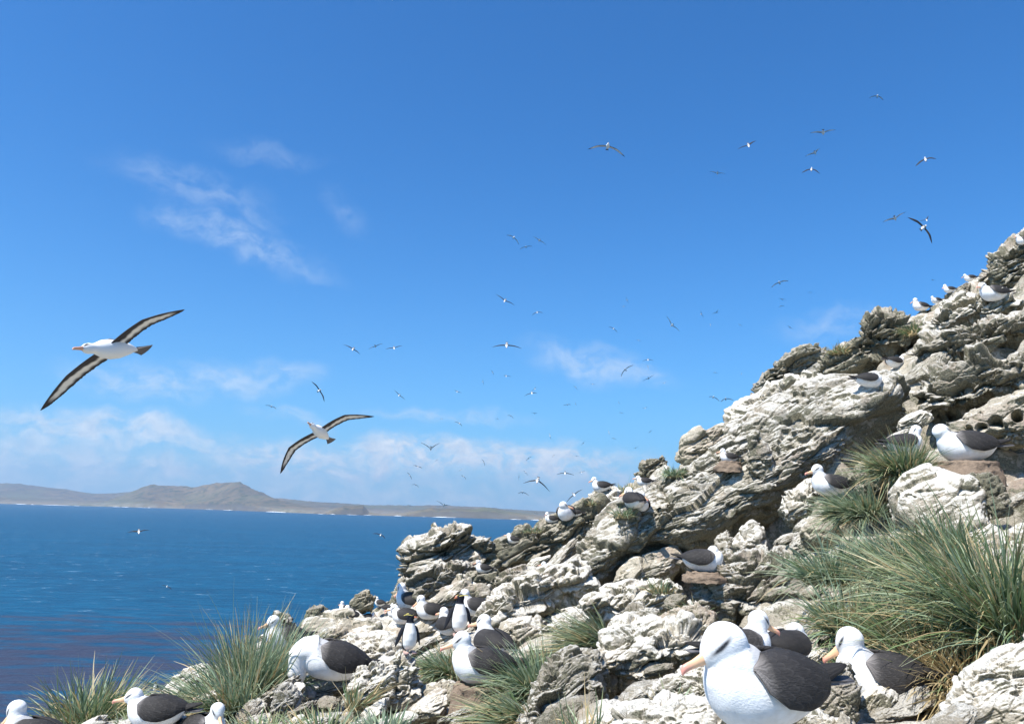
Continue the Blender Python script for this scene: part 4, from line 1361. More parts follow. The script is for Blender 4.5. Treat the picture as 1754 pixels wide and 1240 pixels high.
# grey chick
def chick(px, py, hpx):
    p = surf_multi(px, py, 5)
    v, f = merge([loft([((-.09, 0, .055), (1, 0, 0), .02, .02), ((-.06, 0, .06), (1, 0, 0), .06, .055), ((0, 0, .065), (1, 0, 0), .075, .065), ((.05, 0, .075), (1, 0, 0), .06, .06), ((.085, 0, .09), (1, 0, 0), .03, .03)], 16),
                  loft([((.03, 0, .10), (.3, 0, 1), .045, .045), ((.05, 0, .14), (.6, 0, .6), .042, .042), ((.08, 0, .155), (1, 0, 0), .035, .034), ((.10, 0, .15), (1, 0, 0), .018, .018)], 14)])
    e = empty('chick', p)
    s = hpx / F * p.y / .19
    e.scale = (s, s, s); e.rotation_euler = (0, 0, R(160))
    b = remeshed('body', v, f, .008, 4); b.materials.append(M['down'])
    link('body', b, None, e)
    bv, bf = loft([((.098, 0, .15), (1, 0, -.3), .009, .010), ((.12, 0, .145), (1, 0, -.3), .006, .007), ((.135, 0, .138), (1, 0, -.6), .002, .003)], 8)
    bl = mesh_np('bill', bv, bf); bl.materials.append(M['tail']); link('bill', bl, None, e)
    tag(e, 'fluffy pale grey chick in the nest below the hunched feeding bird', 'chick')


chick(532, 1196, 20)

# ------------------------------------------------------------------ penguins
M['pengfeet'] = simple_mat('penguin_feet', (.50, .33, .28), .6, .3, .15)


def penguin(px, py, hpx, heading, label, yaw=0, Y=None):
    p = surf_multi(px, py, hpx * .15)
    if Y: p = at(px, py, min(Y, p.y))
    p = at(px, py, p.y)
    s = hpx / F * p.y / .52
    st = [((-.055, 0, .030), .04, .035), ((-.035, 0, .045), .065, .065), ((-.01, 0, .09), .088, .088), ((0, 0, .16), .095, .095), ((.005, 0, .24), .088, .086), ((.0, 0, .31), .070, .066), ((-.002, 0, .36), .052, .05)]
    body = loft([(c, (0, 0, 1) if i else (.2, 0, 1), b, a) for i, (c, a, b) in enumerate(st)], 24)
    f, l, u = rotm(R(yaw), R(6))
    H = np.array([.008, 0, .425])
    neck = loft([((-.002, 0, .34), (0, 0, 1), .05, .052), ((.0, 0, .385), (0, 0, 1), .046, .047), (H - u * .012, (0, 0, 1), .043, .043)], 18)
    head = loft([(H + f * a + u * dz, f, ry, rz) for a, ry, rz, dz in ((-.05, .015, .015, 0), (-.038, .034, .034, 0), (-.012, .044, .045, .002), (.016, .041, .041, 0), (.036, .028, .028, -.004), (.048, .014, .015, -.006))], 18)
    V, Fc = merge([body, neck, head])
    bm = remeshed('body', V, Fc, .0058, 6)
    P = mverts(bm)
    ang = np.abs(np.arctan2(P[:, 1], P[:, 0] + .02))
    w_ = sstep(-ang, -1.35, -1.15) * sstep(-P[:, 2], -.362 + 0, -.345)
    col = np.array([[.022, .024, .032]]) * (1 - w_)[:, None] + np.array([[.83, .82, .78]]) * w_[:, None]
    set_cols(bm, col); bm.materials.append(M['plumage'])
    e = empty('penguin', p)
    e.scale = (s, s, s); e.rotation_euler = (0, 0, R(heading))
    pb = link('body', bm, None, e)
    bv, bf = loft([(H + f * (.042 + a) - u * (.006 + d_), f, r1, r2) for a, r1, r2, d_ in ((0, .010, .012, 0), (.02, .008, .010, .001), (.035, .006, .008, .004), (.045, .002, .003, .009))], 10)
    bl = mesh_np('bill', bv, bf); set_cols(bl, np.tile([[.55, .20, .10]], (len(bv), 1))); bl.materials.append(M['bill']); link('bill', bl, None, e)
    for sg in (1, -1):
        # yellow brow plume
        pv, pf = loft([(H + f * a + l * sg * b_ + u * c_, f * -1 + l * sg * .3, .0035, .005) for a, b_, c_ in ((.034, .026, .018), (.01, .040, .026), (-.02, .050, .034), (-.05, .062, .036), (-.07, .070, .030))], 6)
        cm_ = mesh_np('crest', pv, pf); set_cols(cm_, np.tile([[.75, .62, .16]], (len(pv), 1))); cm_.materials.append(M['bill']); link('crest', cm_, None, e)
        ev, ef = loft([(H + f * .022 + l * sg * (.036 + a) + u * .008, l * sg, r_, r_) for a, r_ in ((-.003, .004), (.001, .006), (.004, .002))], 8)
        em = mesh_np('eye', ev, ef); em.materials.append(M['eye']); link('eye', em, None, pb)
        fv, ff = loft([((a, sg * b_, c_), (-.25, sg * .55, -1), w1, w2) for a, b_, c_, w1, w2 in
                       ((-.005, .072, .315, .008, .010), (-.010, .094, .285, .009, .022), (-.018, .118, .22, .008, .027), (-.03, .142, .15, .006, .023), (-.045, .160, .09, .004, .012), (-.05, .166, .07, .002, .004))], 12)
        fm_ = mesh_np('flipper', fv, ff); set_cols(fm_, np.tile([[.03, .032, .04]], (len(fv), 1))); fm_.materials.append(M['plumage']); link('flipper', fm_, None, e)
        gv = [(-.03, sg * .035, .02), (-.03, sg * .065, .02), (.07, sg * .085, .006), (.08, sg * .055, .006), (.07, sg * .022, .006), (-.03, sg * .035, -.01), (-.03, sg * .065, -.01), (.07, sg * .085, -.008), (.08, sg * .055, -.008), (.07, sg * .022, -.008)]
        gm = mesh_np('foot', gv, [(0, 1, 2, 3, 4), (9, 8, 7, 6, 5), (0, 5, 6, 1), (1, 6, 7, 2), (2, 7, 8, 3), (3, 8, 9, 4), (4, 9, 5, 0)], False)
        gm.materials.append(M['pengfeet']); link('foot', gm, None, e)
    tv, tf_ = loft([((-.06, 0, .05), (-1, 0, -.5), .03, .012), ((-.10, 0, .02), (-1, 0, -.5), .018, .006), ((-.12, 0, .008), (-1, 0, -.5), .005, .002)], 8)
    tm = mesh_np('tail', tv, tf_); tm.materials.append(M['tail']); link('tail', tm, None, e)
    tag(e, label, 'penguin', 'penguins')


penguin(700, 1117, 68, 300, 'nearer penguin standing with flippers spread, yellow brow plume to the right', yaw=55, Y=10.6)
penguin(786, 1087, 72, 290, 'upright penguin with a black head beside the white backed bird', yaw=-75, Y=10.6)
penguin(265, 1184, 17, 280, 'tiny distant penguin on the shore edge behind the left albatross')

# ------------------------------------------------------------------ flying birds
WUP = np.array([.035, .031, .030]); WPALE = np.array([.84, .81, .76]); WHT = np.array([.84, .83, .80])


def wing_mesh(root, wrist, tip, fwd, chord, detail, under_up):
    """root, wrist, tip: points of the leading spar; fwd: flight direction; closed thin wing with its plumage"""
    n = 70 if detail == 2 else (10 if detail == 1 else 5)
    na = 36 if detail == 2 else 8
    ts = np.linspace(0, 1, n)
    c1 = 2 * wrist - .5 * (root + tip)
    V, C = [], []
    for i, t in enumerate(ts):
        if t < .46:
            q = t / .46
            P = root * (1 - q) + wrist * q
            P = P + (c1 - wrist) * .25 * math.sin(math.pi * q) * .5
        else:
            q = (t - .46) / .54
            P = wrist * (1 - q) + tip * q
            P = P + (c1 - wrist) * .22 * math.sin(math.pi * q) * .5
        ax_ = (tip - root); ax_ /= np.linalg.norm(ax_)
        fw = fwd - ax_ * (fwd @ ax_); fw /= max(np.linalg.norm(fw), 1e-6)
        upv = np.cross(ax_, fw); upv *= np.sign(upv @ under_up) or 1
        ch = chord * np.interp(t, [0, .12, .45, .7, .9, .97, 1], [1.05, 1.0, .92, .72, .38, .17, .03])
        jag = (rngw.uniform(-.04, .05) if detail == 2 else 0) * ch
        for k in range(na):
            a = 2 * math.pi * k / na
            cx_ = math.cos(a)
            # leading edge at +.25 chord, trailing edge behind, cambered
            xc = .5 * cx_ - .22
            th = .055 * math.sin(a) * (1 + .6 * cx_) * ch
            camber = -.10 * ch * ((cx_ - .2) ** 2)
            V.append(P + fw * (xc * ch - (jag if cx_ < -.9 else 0)) + upv * (th + camber))
            under = math.sin(a) < -.02
            if under:
                lead = np.interp(t, [0, .2, .45, .6, 1], [.35, .42, .2, .1, -.1]) + (.12 * math.sin(t * 37) + .1 * math.sin(t * 91)) * (detail == 2)
                mid = (cx_ < 1 - 2 * max(lead * .9, .10) + .1) and (cx_ > -.72 + .1 * math.sin(t * 60) * (detail == 2))
                pale = mid and t < .86
                if detail == 2:
                    le = 1 - 2 * np.interp(t, [0, .15, .3, .45, .6, .8, 1], [.42, .46, .40, .26, .20, .22, .5]) + .09 * math.sin(t * 23 + 1) + .05 * math.sin(t * 71)
                    te = -.74 + .06 * math.sin(t * 55)
                    q_ = float(np.clip((le - cx_) / .28, 0, 1) * np.clip((cx_ - te) / .30, 0, 1) * np.clip((.88 - t) / .12, 0, 1))
                    C.append(WPALE * (1 - .3 * max(0, t - .5)) * q_ + WUP * 1.5 * (1 - q_))
                else: C.append(WPALE * (1 - .35 * max(0, t - .6)) if pale else WUP * 1.5)
            else:
                C.append(WUP)
    Fc = grid_faces_wrap(n, na)
    Fc += [tuple(range(na)), tuple((n - 1) * na + k for k in range(na))[::-1]]
    me = mesh_np('wing', V, Fc); set_cols(me, np.array(C)); me.materials.append(M['wingcol'])
    return me, V, Fc, C


def grid_faces_wrap(n, na):
    return [(i * na + k, i * na + (k + 1) % na, (i + 1) * na + (k + 1) % na, (i + 1) * na + k) for i in range(n - 1) for k in range(na)]


rngw = random.Random(5)


def flyer(cx, cy, lt_, rt_, label, lw=None, rw=None, head=None, group='birds circling over the headland', cat='albatross', d=None, hz=None):
    """cx, cy body; lt_, rt_ wing tips in the photograph; head: direction the bird flies, (right, up, away)"""
    lt_ = np.array(lt_, float); rt_ = np.array(rt_, float); c = np.array((cx, cy), float)
    ll, lr = np.linalg.norm(lt_ - c), np.linalg.norm(rt_ - c)
    span = max(ll, lr)
    big = span > 60; midb = span > 9.5
    if d is None: d = 1.0 * F / span * (1.0 if big else .93)
    d = min(d, 330)
    dv = ray(cx, cy); d = d / dv.length * 1.0
    B = np.array(CAM + dv * d)
    if head is None:
        perp = np.array([-(rt_ - lt_)[1], (rt_ - lt_)[0]]); perp = perp / (np.linalg.norm(perp) + 1e-6)
        sgn = rngw.choice((-1, 1))
        head = (sgn * perp[0] * .35, -sgn * perp[1] * .35, rngw.choice((-1, 1)) * .92)
    Fn = np.array(dv.normalized())
    Rn = RTn - Fn * (RTn @ Fn); Rn /= np.linalg.norm(Rn)
    Un = np.cross(Rn, Fn)
    hd = Rn * head[0] + Un * head[1] + Fn * head[2]; hd /= np.linalg.norm(hd)
    r = d / F

    def off(pt):  # image offset from the body to a vector in the plane facing the camera
        v = np.array(pt, float) - c
        return (RTn * v[0] - UPn * v[1]) * r
    L = 1.06
    wings = []
    spanv = off(rt_) - off(lt_); spanv /= max(np.linalg.norm(spanv), 1e-6)
    upb = np.cross(hd, spanv); upb /= max(np.linalg.norm(upb), 1e-6)
    if upb @ Un < 0 and abs(upb @ Un) > .1: upb = -upb
    det = 2 if big else (1 if midb else 0)
    body_scale = 1.0
    for tip_, wr_ in ((lt_, lw), (rt_, rw)):
        v = off(tip_)
        ln = np.linalg.norm(v)
        dep = math.sqrt(max(L * L - ln * ln, 0)) if ln < L else 0
        back = -hd * dep * .55                     # what the picture does not show of the length is swept back
        tp = B + v + back * (0 if big else 1)
        root = B + v / ln * .05 + upb * .02 + hd * .05
        if wr_ is not None:
            wr = B + off(wr_)
        else:
            wr = (root + tp) * .5 + upb * .07 + hd * .05
        wings.append(wing_mesh(root, wr, tp, hd, (.20 if big else .19), det, upb))
    # body
    up2 = upb
    lat = np.cross(up2, hd); lat /= np.linalg.norm(lat)
    stb = [(-.33, .012, .010), (-.28, .035, .025), (-.20, .065, .052), (-.08, .092, .086), (.03, .098, .098), (.12, .082, .084), (.18, .060, .062), (.215, .048, .050), (.25, .047, .048), (.285, .050, .051), (.32, .044, .044), (.345, .028, .029), (.36, .017, .017)]
    ns = 20 if det == 2 else (12 if det == 1 else 8)
    if det < 2: stb = stb[::2] + [stb[-1]]
    V, C = [], []
    for (a, ry, rz) in stb:
        for k in range(ns):
            q = 2 * math.pi * k / ns
            V.append(B + hd * a + lat * math.cos(q) * ry + up2 * (math.sin(q) * rz))
            back_dark = math.sin(q) > .35 and -.2 < a < .08
            eye_ = det == 2 and abs(a - .325) < .02 and .05 < math.sin(q) < .6
            C.append(WUP * 1.3 if back_dark else (WUP * 2 if eye_ else WHT))
    Fc = grid_faces_wrap(len(stb), ns) + [tuple(range(ns)), tuple((len(stb) - 1) * ns + k for k in range(ns))[::-1]]
    body = (V, Fc, C)
    # tail fan and bill
    tv = []
    for (a, w_, th) in ((-.30, .03, .012), (-.38, .055, .006), (-.46, .085, .003)):
        for sg in (1, -1):
            for k in range(5):
                x_ = (k / 4 * 2 - 1)
                tv.append(B + hd * (a - (.02 * (1 - x_ * x_) if a < -.45 else 0)) + lat * w_ * x_ + up2 * (th * sg))
    tfc = []
    for i in range(2):
        for k in range(4):
            a = i * 10 + k; tfc += [(a, a + 1, a + 11, a + 10), (a + 5, a + 15, a + 16, a + 6)]
        for k in (0, 4):
            a = i * 10 + k; tfc.append((a, a + 10, a + 15, a + 5))
    for k in range(4): tfc.append((20 + k, 21 + k, 26 + k, 25 + k))
    TC = [np.array([.13, .12, .12])] * len(tv)
    bv, bf = loft([(B + hd * (.36 + a) - up2 * dd, hd, w_, h_) for a, w_, h_, dd in ((-.02, .019, .022, 0), (.04, .012, .015, .002), (.09, .010, .013, .004), (.108, .008, .010, .009), (.115, .003, .005, .016))], 12)
    BC = [np.array([.70, .36, .22])] * len(bv)
    if midb:
        e = empty('flying_albatross', Vector(B))
        inv = -B
        for nm, (vv, ff, cc) in (('body', body), ('wing', wings[0][1:]), ('wing', wings[1][1:]), ('tail', (tv, tfc, TC)), ('bill', (bv, bf, BC))):
            me = mesh_np(nm, np.array(vv) - B, ff); set_cols(me, np.array(cc))
            me.materials.append(M['bill'] if nm == 'bill' else (M['plumage'] if nm == 'body' else M['wingcol']))
            link(nm, me, None, e)
        o = e
    else:
        V_, F_ = merge([(body[0], body[1]), (wings[0][1], wings[0][2]), (wings[1][1], wings[1][2]), (tv, tfc), (bv, bf)])
        CC = list(body[2]) + list(wings[0][3]) + list(wings[1][3]) + TC + BC
        me = mesh_np('flying_albatross', np.array(V_) - B, F_); set_cols(me, np.array(CC)); me.materials.append(M['plumage'])
        o = link('flying_albatross', me); o.location = B
    tag(o, label, cat, group)
    return o


flyer(192, 598, (69, 703), (316, 530), 'large gliding albatross at the far left with broad dark edged wings', lw=(118, 644), rw=(246, 549), head=(-.66, .02, -.72), group='two large gliding birds')
flyer(548, 740, (480, 811), (641, 713), 'second large gliding albatross with sharply bent wings above the water', lw=(497, 767), rw=(591, 712), head=(-.42, .34, -.8), group='two large gliding birds')
FLY = [
    ('above', (1041, 251), (1007, 252), (1072, 265)), ('above', (1282, 249), (1264, 259), (1297, 245)), ('above', (1229, 297), (1215, 296), (1242, 300)),
    ('above', (1503, 165), (1489, 166), (1514, 169)), ('above', (1410, 227), (1387, 232), (1432, 227)), ('above', (1396, 262), (1380, 271), (1406, 258)),
    ('above', (1390, 290), (1373, 294), (1405, 295)), ('above', (1585, 273), (1567, 282), (1603, 269)), ('above', (1533, 374), (1513, 384), (1553, 367)),
    ('above', (1582, 390), (1559, 369), (1601, 414)), ('above', (1587, 377), (1576, 381), (1592, 372)), ('above', (1335, 484), (1320, 491), (1350, 479)),
    ('above', (1340, 513), (1333, 512), (1347, 514)), ('above', (1338, 524), (1334, 526), (1344, 524)), ('above', (1353, 561), (1348, 559), (1359, 565)),
    ('above', (1598, 480), (1593, 479), (1603, 481)), ('above', (1388, 501), (1384, 502), (1392, 501)),
    ('middle', (605, 598), (587, 592), (616, 610)), ('middle', (643, 593), (632, 600), (657, 590)), ('middle', (675, 596), (660, 600), (690, 594)),
    ('middle', (547, 669), (536, 652), (558, 687)), ('middle', (684, 677), (674, 669), (693, 686)), ('middle', (465, 696), (455, 693), (474, 699)),
    ('middle', (880, 407), (869, 401), (890, 418)), ('middle', (924, 412), (912, 407), (935, 421)), ('middle', (901, 423), (890, 426), (912, 421)),
    ('middle', (865, 515), (848, 506), (881, 525)), ('middle', (920, 535), (911, 539), (930, 535)), ('middle', (1074, 514), (1071, 508), (1076, 520)),
    ('middle', (1068, 525), (1063, 526), (1073, 525)), ('middle', (1051, 563), (1043, 559), (1058, 569)), ('middle', (1094, 583), (1090, 582), (1098, 584)),
    ('middle', (868, 591), (842, 598), (894, 600)), ('middle', (1071, 633), (1062, 644), (1084, 624)), ('middle', (1110, 616), (1100, 620), (1120, 619)),
    ('middle', (1110, 628), (1108, 624), (1111, 633)), ('middle', (1151, 557), (1140, 543), (1162, 569)), ('middle', (1201, 538), (1199, 532), (1205, 545)),
    ('middle', (1228, 535), (1220, 539), (1232, 531)), ('middle', (1217, 557), (1216, 553), (1218, 560)), ('middle', (1268, 557), (1264, 555), (1272, 559)),
    ('middle', (1225, 638), (1221, 638), (1230, 639)), ('middle', (1270, 640), (1269, 644), (1273, 638)), ('middle', (1222, 680), (1215, 678), (1233, 686)),
    ('middle', (1243, 683), (1234, 686), (1257, 684)), ('middle', (1111, 648), (1101, 654), (1121, 644)), ('middle', (1138, 656), (1134, 658), (1142, 654)),
    ('low', (844, 638), (841, 633), (846, 642)), ('low', (867, 644), (862, 645), (876, 646)), ('low', (827, 654), (826, 649), (828, 660)),
    ('low', (783, 671), (777, 669), (791, 674)), ('low', (916, 666), (911, 671), (919, 663)), ('low', (911, 673), (898, 680), (921, 676)),
    ('low', (986, 663), (982, 661), (989, 668)), ('low', (1015, 658), (1010, 658), (1020, 659)), ('low', (972, 693), (964, 694), (978, 692)),
    ('low', (986, 692), (984, 689), (988, 696)), ('low', (916, 708), (909, 707), (921, 709)), ('low', (875, 712), (868, 711), (880, 716)),
    ('low', (852, 717), (848, 719), (855, 719)), ('low', (756, 717), (753, 719), (760, 719)), ('low', (787, 725), (779, 722), (792, 729)),
    ('low', (1105, 699), (1100, 700), (1110, 697)), ('low', (1060, 690), (1058, 687), (1062, 693)), ('low', (1064, 707), (1060, 706), (1069, 708)),
    ('low', (1043, 741), (1042, 736), (1044, 745)), ('low', (1052, 751), (1047, 750), (1056, 752)), ('low', (1114, 739), (1110, 743), (1119, 736)),
    ('low', (1089, 767), (1084, 769), (1094, 765)), ('low', (942, 747), (941, 741), (944, 753)), ('low', (999, 759), (995, 764), (1003, 755)),
    ('low', (738, 768), (720, 760), (753, 762)), ('low', (905, 785), (900, 789), (911, 781)), ('low', (948, 781), (945, 783), (950, 778)),
    ('low', (988, 781), (984, 781), (993, 782)), ('low', (829, 792), (826, 786), (831, 798)), ('low', (716, 799), (708, 796), (724, 801)),
    ('low', (702, 814), (698, 808), (706, 821)), ('low', (712, 830), (706, 829), (718, 834)), ('low', (748, 788), (745, 790), (751, 786)),
    ('low', (789, 805), (786, 807), (792, 803)), ('low', (794, 816), (790, 813), (799, 821)), ('low', (889, 817), (890, 811), (889, 823)),
    ('low', (900, 809), (897, 805), (905, 814)), ('low', (921, 822), (894, 832), (941, 846)), ('low', (968, 810), (953, 815), (984, 816)),
    ('low', (996, 809), (991, 811), (1003, 807)), ('low', (895, 843), (888, 843), (906, 847)), ('low', (760, 865), (747, 859), (771, 868)),
    ('low', (702, 866), (696, 865), (708, 868)), ('low', (983, 847), (971, 863), (1000, 840)), ('low', (917, 878), (912, 877), (922, 880)),
    ('low', (1187, 742), (1183, 745), (1192, 741)),
    ('sea', (238, 910), (218, 915), (257, 911)), ('sea', (652, 916), (639, 912), (661, 920)), ('sea', (286, 1004), (277, 1001), (295, 1008)),
    ('top', (672, 0), (664, -3), (680, 1)),
]
WHERE = {'above': 'high over the right slope', 'middle': 'in the clear middle sky', 'low': 'low over the horizon clouds',
         'sea': 'skimming over the blue water', 'top': ''}
ORD = ['leftmost', 'second from the left', 'third from the left', 'fourth from the left', 'fifth from the left', 'sixth from the left', 'seventh from the left', 'eighth from the left',
       'ninth from the left', 'tenth from the left', 'eleventh from the left', 'twelfth from the left', 'thirteenth from the left', 'fourteenth from the left', 'fifteenth from the left']


def tilt_word(a, b):
    sl_ = (b[1] - a[1]) / max(abs(b[0] - a[0]), 1)
    if abs(b[0] - a[0]) < 6 and abs(sl_) > 1.2: return 'steeply banked'
    if sl_ > .28: return 'right wing low'
    if sl_ < -.28: return 'left wing low'
    return 'level winged'


groups_ = {}
for it in FLY:
    sp_ = max(abs(it[3][0] - it[2][0]), abs(it[3][1] - it[2][1]))
    size_ = 'tiny' if sp_ < 13 else ('small' if sp_ < 26 else 'mid sized')
    groups_.setdefault((it[0], size_, tilt_word(it[2], it[3])), []).append(it)
for (zone, size_, tw), its in groups_.items():
    its.sort(key=lambda q: (q[1][0], q[1][1]))
    for i, it in enumerate(its):
        if zone == 'top': lab = 'tiny dark bird cut by the top edge of the picture'
        else:
            lab = '%s %s bird %s' % (size_, tw, WHERE[zone])
            if len(its) > 1: lab += ', ' + ORD[i]
        flyer(it[1][0], it[1][1], it[2], it[3], lab)

# ------------------------------------------------------------------ tussock grass
GREEN = np.array([[.17, .24, .10], [.12, .19, .09], [.22, .28, .14], [.28, .32, .16], [.15, .22, .12]])
BLUE = np.array([[.25, .34, .22], [.33, .41, .27], [.19, .27, .17], [.40, .46, .30]])
STRAW = np.array([[.56, .44, .24], [.50, .38, .20], [.40, .31, .16], [.62, .52, .32]])


def tussock(px, py, hpx, n, label, lean=(0, 0), spread=1.0, base_px=12, straw=.2, droop=1.0, wid=1.0, bluish=.5, Y=None, seed=None, short_straw=.5, tilt=0.0):
    """root at px, py; hpx blade length in photograph pixels; lean: (right, towards the camera) wind push"""
    p = surface(px, py)[0] if Y is None else at(px, py, Y)
    p = at(px, py, p.y)
    r2 = np.random.default_rng(seed if seed is not None else int(px * 7 + py))
    d = p.y
    Lm = hpx / F * d
    br = base_px / F * d
    a = r2.uniform(0, 2 * math.pi, n)
    rr = np.sqrt(r2.random(n)) * br
    bx, by = np.cos(a) * rr, np.sin(a) * rr
    L = Lm * r2.uniform(.45, 1.12, n)
    # outward direction follows where in the clump the blade stands
    oa = a + r2.normal(0, .55, n)
    el_ = np.clip(r2.normal(1.15, .26, n) - .38 * (rr / br) * spread, .2, 1.52)
    D = np.stack([np.cos(oa) * np.cos(el_) * spread + lean[0], np.sin(oa) * np.cos(el_) * spread - lean[1], np.sin(el_)], -1)
    D /= np.linalg.norm(D, axis=1, keepdims=True)
    isst = r2.random(n) < straw
    dead = isst & (r2.random(n) < short_straw)
    L = np.where(dead, L * .55, L)
    g = (r2.uniform(.08, .62, n) * droop)
    g = np.where(r2.random(n) < .13, g + .9, g)
    kx = r2.normal(0, .10, (n, 3))
    wind = np.array([lean[0], -lean[1], 0]) * .35
    K_ = 6
    w0 = np.clip(.0058 * wid * r2.uniform(.6, 1.4, n), .0018, .02) * (1 + d / 16)
    side = np.cross(D, np.array([0, 0, 1.])) + r2.normal(0, .35, (n, 3))
    side /= np.linalg.norm(side, axis=1, keepdims=True)
    V = np.zeros((n, K_ + 1, 2, 3)); C = np.zeros((n, K_ + 1, 2, 3))
    ci = np.where(r2.random(n)[:, None] < bluish, BLUE[r2.integers(0, len(BLUE), n)], GREEN[r2.integers(0, len(GREEN), n)])
    st_c = STRAW[r2.integers(0, len(STRAW), n)]
    base = np.stack([p.x + bx, p.y + by, np.full(n, p.z) - .03 - rr * .15], -1)
    base[:, 2] += bx * tilt
    for k in range(K_ + 1):
        t = k / K_
        P = base + D * (L * t)[:, None] + (wind[None] + kx) * (L * t * t)[:, None] + np.array([0, 0, -1.])[None] * (L * g * t ** 2.3 * .75)[:, None]
        w_ = w0 * (1 - t ** 1.6 * .92)
        V[:, k, 0] = P - side * w_[:, None]; V[:, k, 1] = P + side * w_[:, None] + np.array([0, 0, .0006])
        base_mix = np.clip(1 - t * 3.2, 0, 1) * .6
        tipm = max(0, (t - .8) / .2) * .45
        c = np.where(isst[:, None], st_c, ci * (1 - base_mix - 0) + st_c * base_mix)
        c = c * (1 - tipm) + st_c * tipm
        C[:, k, 0] = c; C[:, k, 1] = c
    idx = np.arange(n)[:, None] * (K_ + 1) * 2 + np.arange(K_)[None] * 2
    Fq = np.stack([idx, idx + 1, idx + 3, idx + 2], -1).reshape(-1, 4)
    pv = np.array(p)
    me = mesh_np('grass_tussock', V.reshape(-1, 3) - pv, Fq, True, C.reshape(-1, 3))
    me.materials.append(M['grass'])
    o = link('grass_tussock', me); o.location = p
    tag(o, label, 'grass tussock', 'tussock grass clumps')
    return o


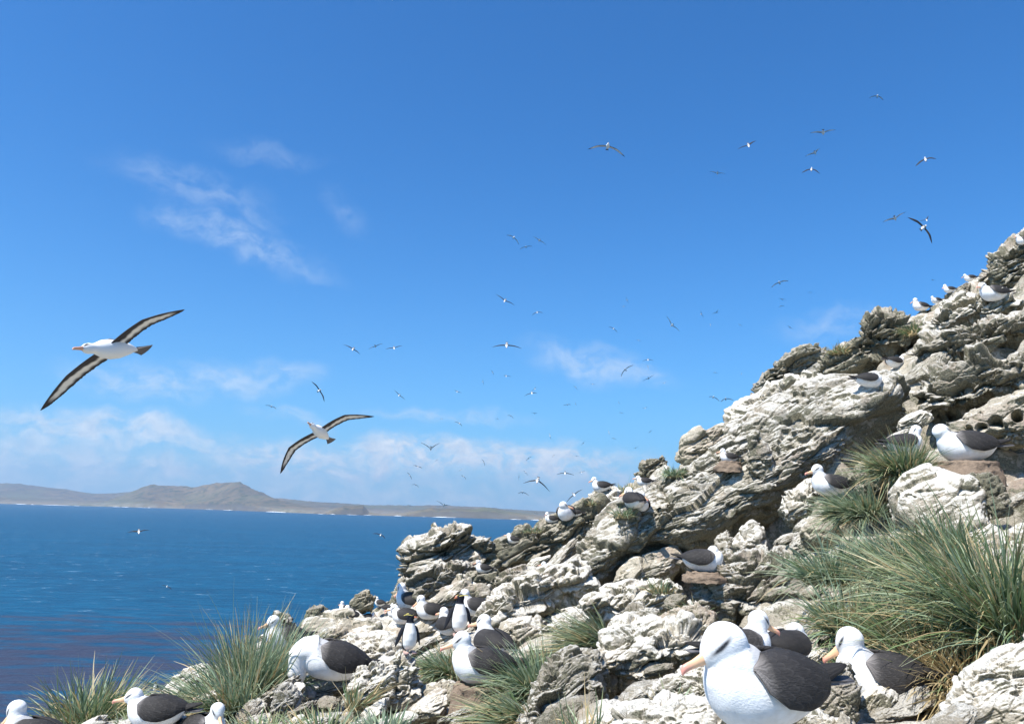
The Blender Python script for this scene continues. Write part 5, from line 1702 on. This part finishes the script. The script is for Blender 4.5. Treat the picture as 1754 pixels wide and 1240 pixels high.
TUS = [
    (1500, 960, 90, 600, 'upper blue green clump between the white boulder and the grass bank', dict(lean=(-.35, .2), base_px=24, bluish=.9, straw=.15, Y=6.4)),
    (1620, 950, 110, 700, 'narrow upright clump in front of the large white boulder', dict(lean=(-.3, .2), base_px=22, bluish=.6, straw=.25, Y=5.7)),
    (438, 1185, 155, 1300, 'tall wind swept grass clump on the shore edge, left of centre', dict(lean=(.12, .1), base_px=40, bluish=.9, straw=.25, Y=7.9, droop=.5, spread=.8)),
    (380, 1215, 110, 1300, 'lower grass mass spilling left below the tall shore clump', dict(lean=(-.35, .3), base_px=42, bluish=.7, straw=.25, Y=7.0)),
    (155, 1240, 118, 1200, 'feathery grass clump at the lower left against the sea', dict(lean=(.18, .1), base_px=44, bluish=.3, straw=.3, Y=7.0, spread=1.1, droop=.7)),
    (240, 1252, 50, 500, 'short grass under the grey winged bird at lower left', dict(base_px=36, straw=.25, Y=6.3)),
    (560, 1262, 72, 1500, 'yellowish low tussock below the hunched feeding bird', dict(base_px=50, bluish=.1, straw=.45, Y=5.6, spread=1.5)),
    (455, 1262, 62, 1000, 'pale green tussock at the bottom edge, left of the yellowish one', dict(base_px=45, bluish=.4, straw=.3, Y=5.9, spread=1.3)),
    (655, 1258, 60, 500, 'sparse blue green grass in front of the pitted rock', dict(base_px=30, bluish=.9, straw=.1, Y=5.4, wid=1.3)),
    (610, 1205, 70, 120, 'thin straw stalks leaning over the hunched bird tail', dict(lean=(.3, .1), base_px=14, straw=.6, Y=6.4, droop=.4, short_straw=0)),
    (1035, 1112, 92, 1300, 'drooping green tussock sweeping left, central upper clump', dict(lean=(-.75, .2), base_px=16, bluish=.5, straw=.3, Y=6.6, spread=.9)),
    (920, 1185, 112, 1300, 'fan shaped blue green tussock beside the mud column nest', dict(lean=(-.22, .2), base_px=26, bluish=.65, straw=.15, Y=6.2, spread=1.1)),
    (890, 1235, 80, 1000, 'grass hanging left below the fan shaped tussock', dict(lean=(-.8, .3), base_px=24, bluish=.4, straw=.3, Y=5.6)),
    (765, 1150, 62, 700, 'small green tussock right of the nearer penguin', dict(lean=(-.35, .2), base_px=16, bluish=.6, straw=.15, Y=7.9)),
    (1010, 1255, 88, 90, 'thin upright stalks at the bottom edge before the dark hollow', dict(base_px=50, straw=.6, droop=.3, Y=4.2, short_straw=0)),
    (1150, 1212, 62, 60, 'few thin blades below the bill of the foreground bird', dict(base_px=16, straw=.3, droop=.6, Y=3.6, short_straw=0)),
    (1425, 990, 100, 550, 'green tussock reaching left in front of the pink topped boulder', dict(lean=(-.30, .2), base_px=38, bluish=.8, straw=.15, Y=6.3)),
    (1455, 1075, 115, 650, 'tussock directly above the right neighbour of the foreground bird', dict(lean=(-.15, .2), base_px=34, bluish=.6, straw=.3, Y=5.3)),
    (1570, 1010, 165, 900, 'long bladed tussock in the middle of the right hand grass bank', dict(lean=(-.22, .2), base_px=30, bluish=.7, straw=.2, Y=5.6)),
    (1590, 1120, 175, 1300, 'dense dark tussock in the lower middle of the right hand grass bank', dict(lean=(-.1, .2), base_px=42, bluish=.25, straw=.4, Y=4.8)),
    (1695, 1055, 230, 1400, 'largest tussock of the right hand grass bank, sweeping up left', dict(lean=(-.22, .15), base_px=34, bluish=.35, straw=.38, Y=4.7, spread=1.1)),
    (1745, 1105, 270, 1200, 'arching tussock at the right border', dict(lean=(-.12, .15), base_px=30, bluish=.3, straw=.2, Y=4.3)),
    (1655, 1165, 130, 2200, 'straw coloured dead grass skirt above the lower right rock', dict(lean=(-.35, .5), base_px=60, bluish=0, straw=.92, Y=4.25, droop=1.5, short_straw=.1, spread=1.2)),
    (1490, 1160, 80, 900, 'short mixed grass behind the nest right of the foreground bird', dict(base_px=40, bluish=.4, straw=.4, Y=4.8)),
    (1475, 885, 78, 1200, 'blue green tussock in front of the pink billed bird', dict(lean=(-.6, .3), base_px=22, bluish=.85, straw=.1, Y=7.9)),
    (1545, 815, 92, 1500, 'spiky tussock below the bird that looks at its own back', dict(lean=(-.3, .2), base_px=20, bluish=.4, straw=.35, Y=8.0)),
    (1190, 1058, 50, 600, 'small drooping tussock above the flat white topped slab', dict(lean=(-.3, .6), base_px=14, bluish=.2, straw=.35, Y=7.6, droop=1.4)),
    (1130, 1008, 30, 200, 'sparse pale blades below the very dark backed bird', dict(base_px=18, straw=.4, bluish=.6)),
    (1068, 882, 34, 160, 'thin tuft left of the touching pair of birds', dict(base_px=12, straw=.3)),
    (1072, 842, 28, 220, 'tuft beside the lone skyline bird', dict(base_px=12, straw=.5)),
    (1155, 812, 26, 300, 'green tuft right of the dark knobbly rock', dict(base_px=14, bluish=.7, straw=.1)),
    (1437, 604, 26, 350, 'yellowish tuft on the upper skyline', dict(base_px=12, bluish=.1, straw=.6)),
    (1568, 572, 34, 500, 'dull green tussock on the crag below the upright white bird', dict(base_px=14, bluish=.1, straw=.3)),
    (912, 908, 16, 120, 'tiny tuft on the skyline above the mossy slab', dict(base_px=14, straw=.4)),
    (1010, 862, 18, 100, 'tiny tuft below the lone skyline bird', dict(base_px=8, straw=.4)),
]
for (px, py, h, n, lab, kw) in TUS:
    tussock(px, py, h, n, lab, **kw)

# ------------------------------------------------------------------ haze
hm = bpy.data.materials.new('haze_air')
hm.use_nodes = True
hm.node_tree.nodes.clear()
ht = NT(hm.node_tree)
ho = ht.new('ShaderNodeOutputMaterial')
pv = ht.new('ShaderNodeVolumePrincipled', {'Color': (.60, .78, 1.0, 1), 'Density': 0.95e-4, 'Anisotropy': .3})
ht.l.new(pv.outputs[0], ho.inputs['Volume'])
x0, x1, y0, y1, z0, z1 = -9600, 9600, -220, 9600, -4.0, 420.0
hv_ = [(x0, y0, z0), (x1, y0, z0), (x1, y1, z0), (x0, y1, z0), (x0, y0, z1), (x1, y0, z1), (x1, y1, z1), (x0, y1, z1)]
hf_ = [(0, 3, 2, 1), (4, 5, 6, 7), (0, 1, 5, 4), (1, 2, 6, 5), (2, 3, 7, 6), (3, 0, 4, 7)]
tag(link('haze', mesh_np('haze', hv_, hf_, smooth=False), hm), 'thin blue haze over the water', 'haze', kind='stuff')
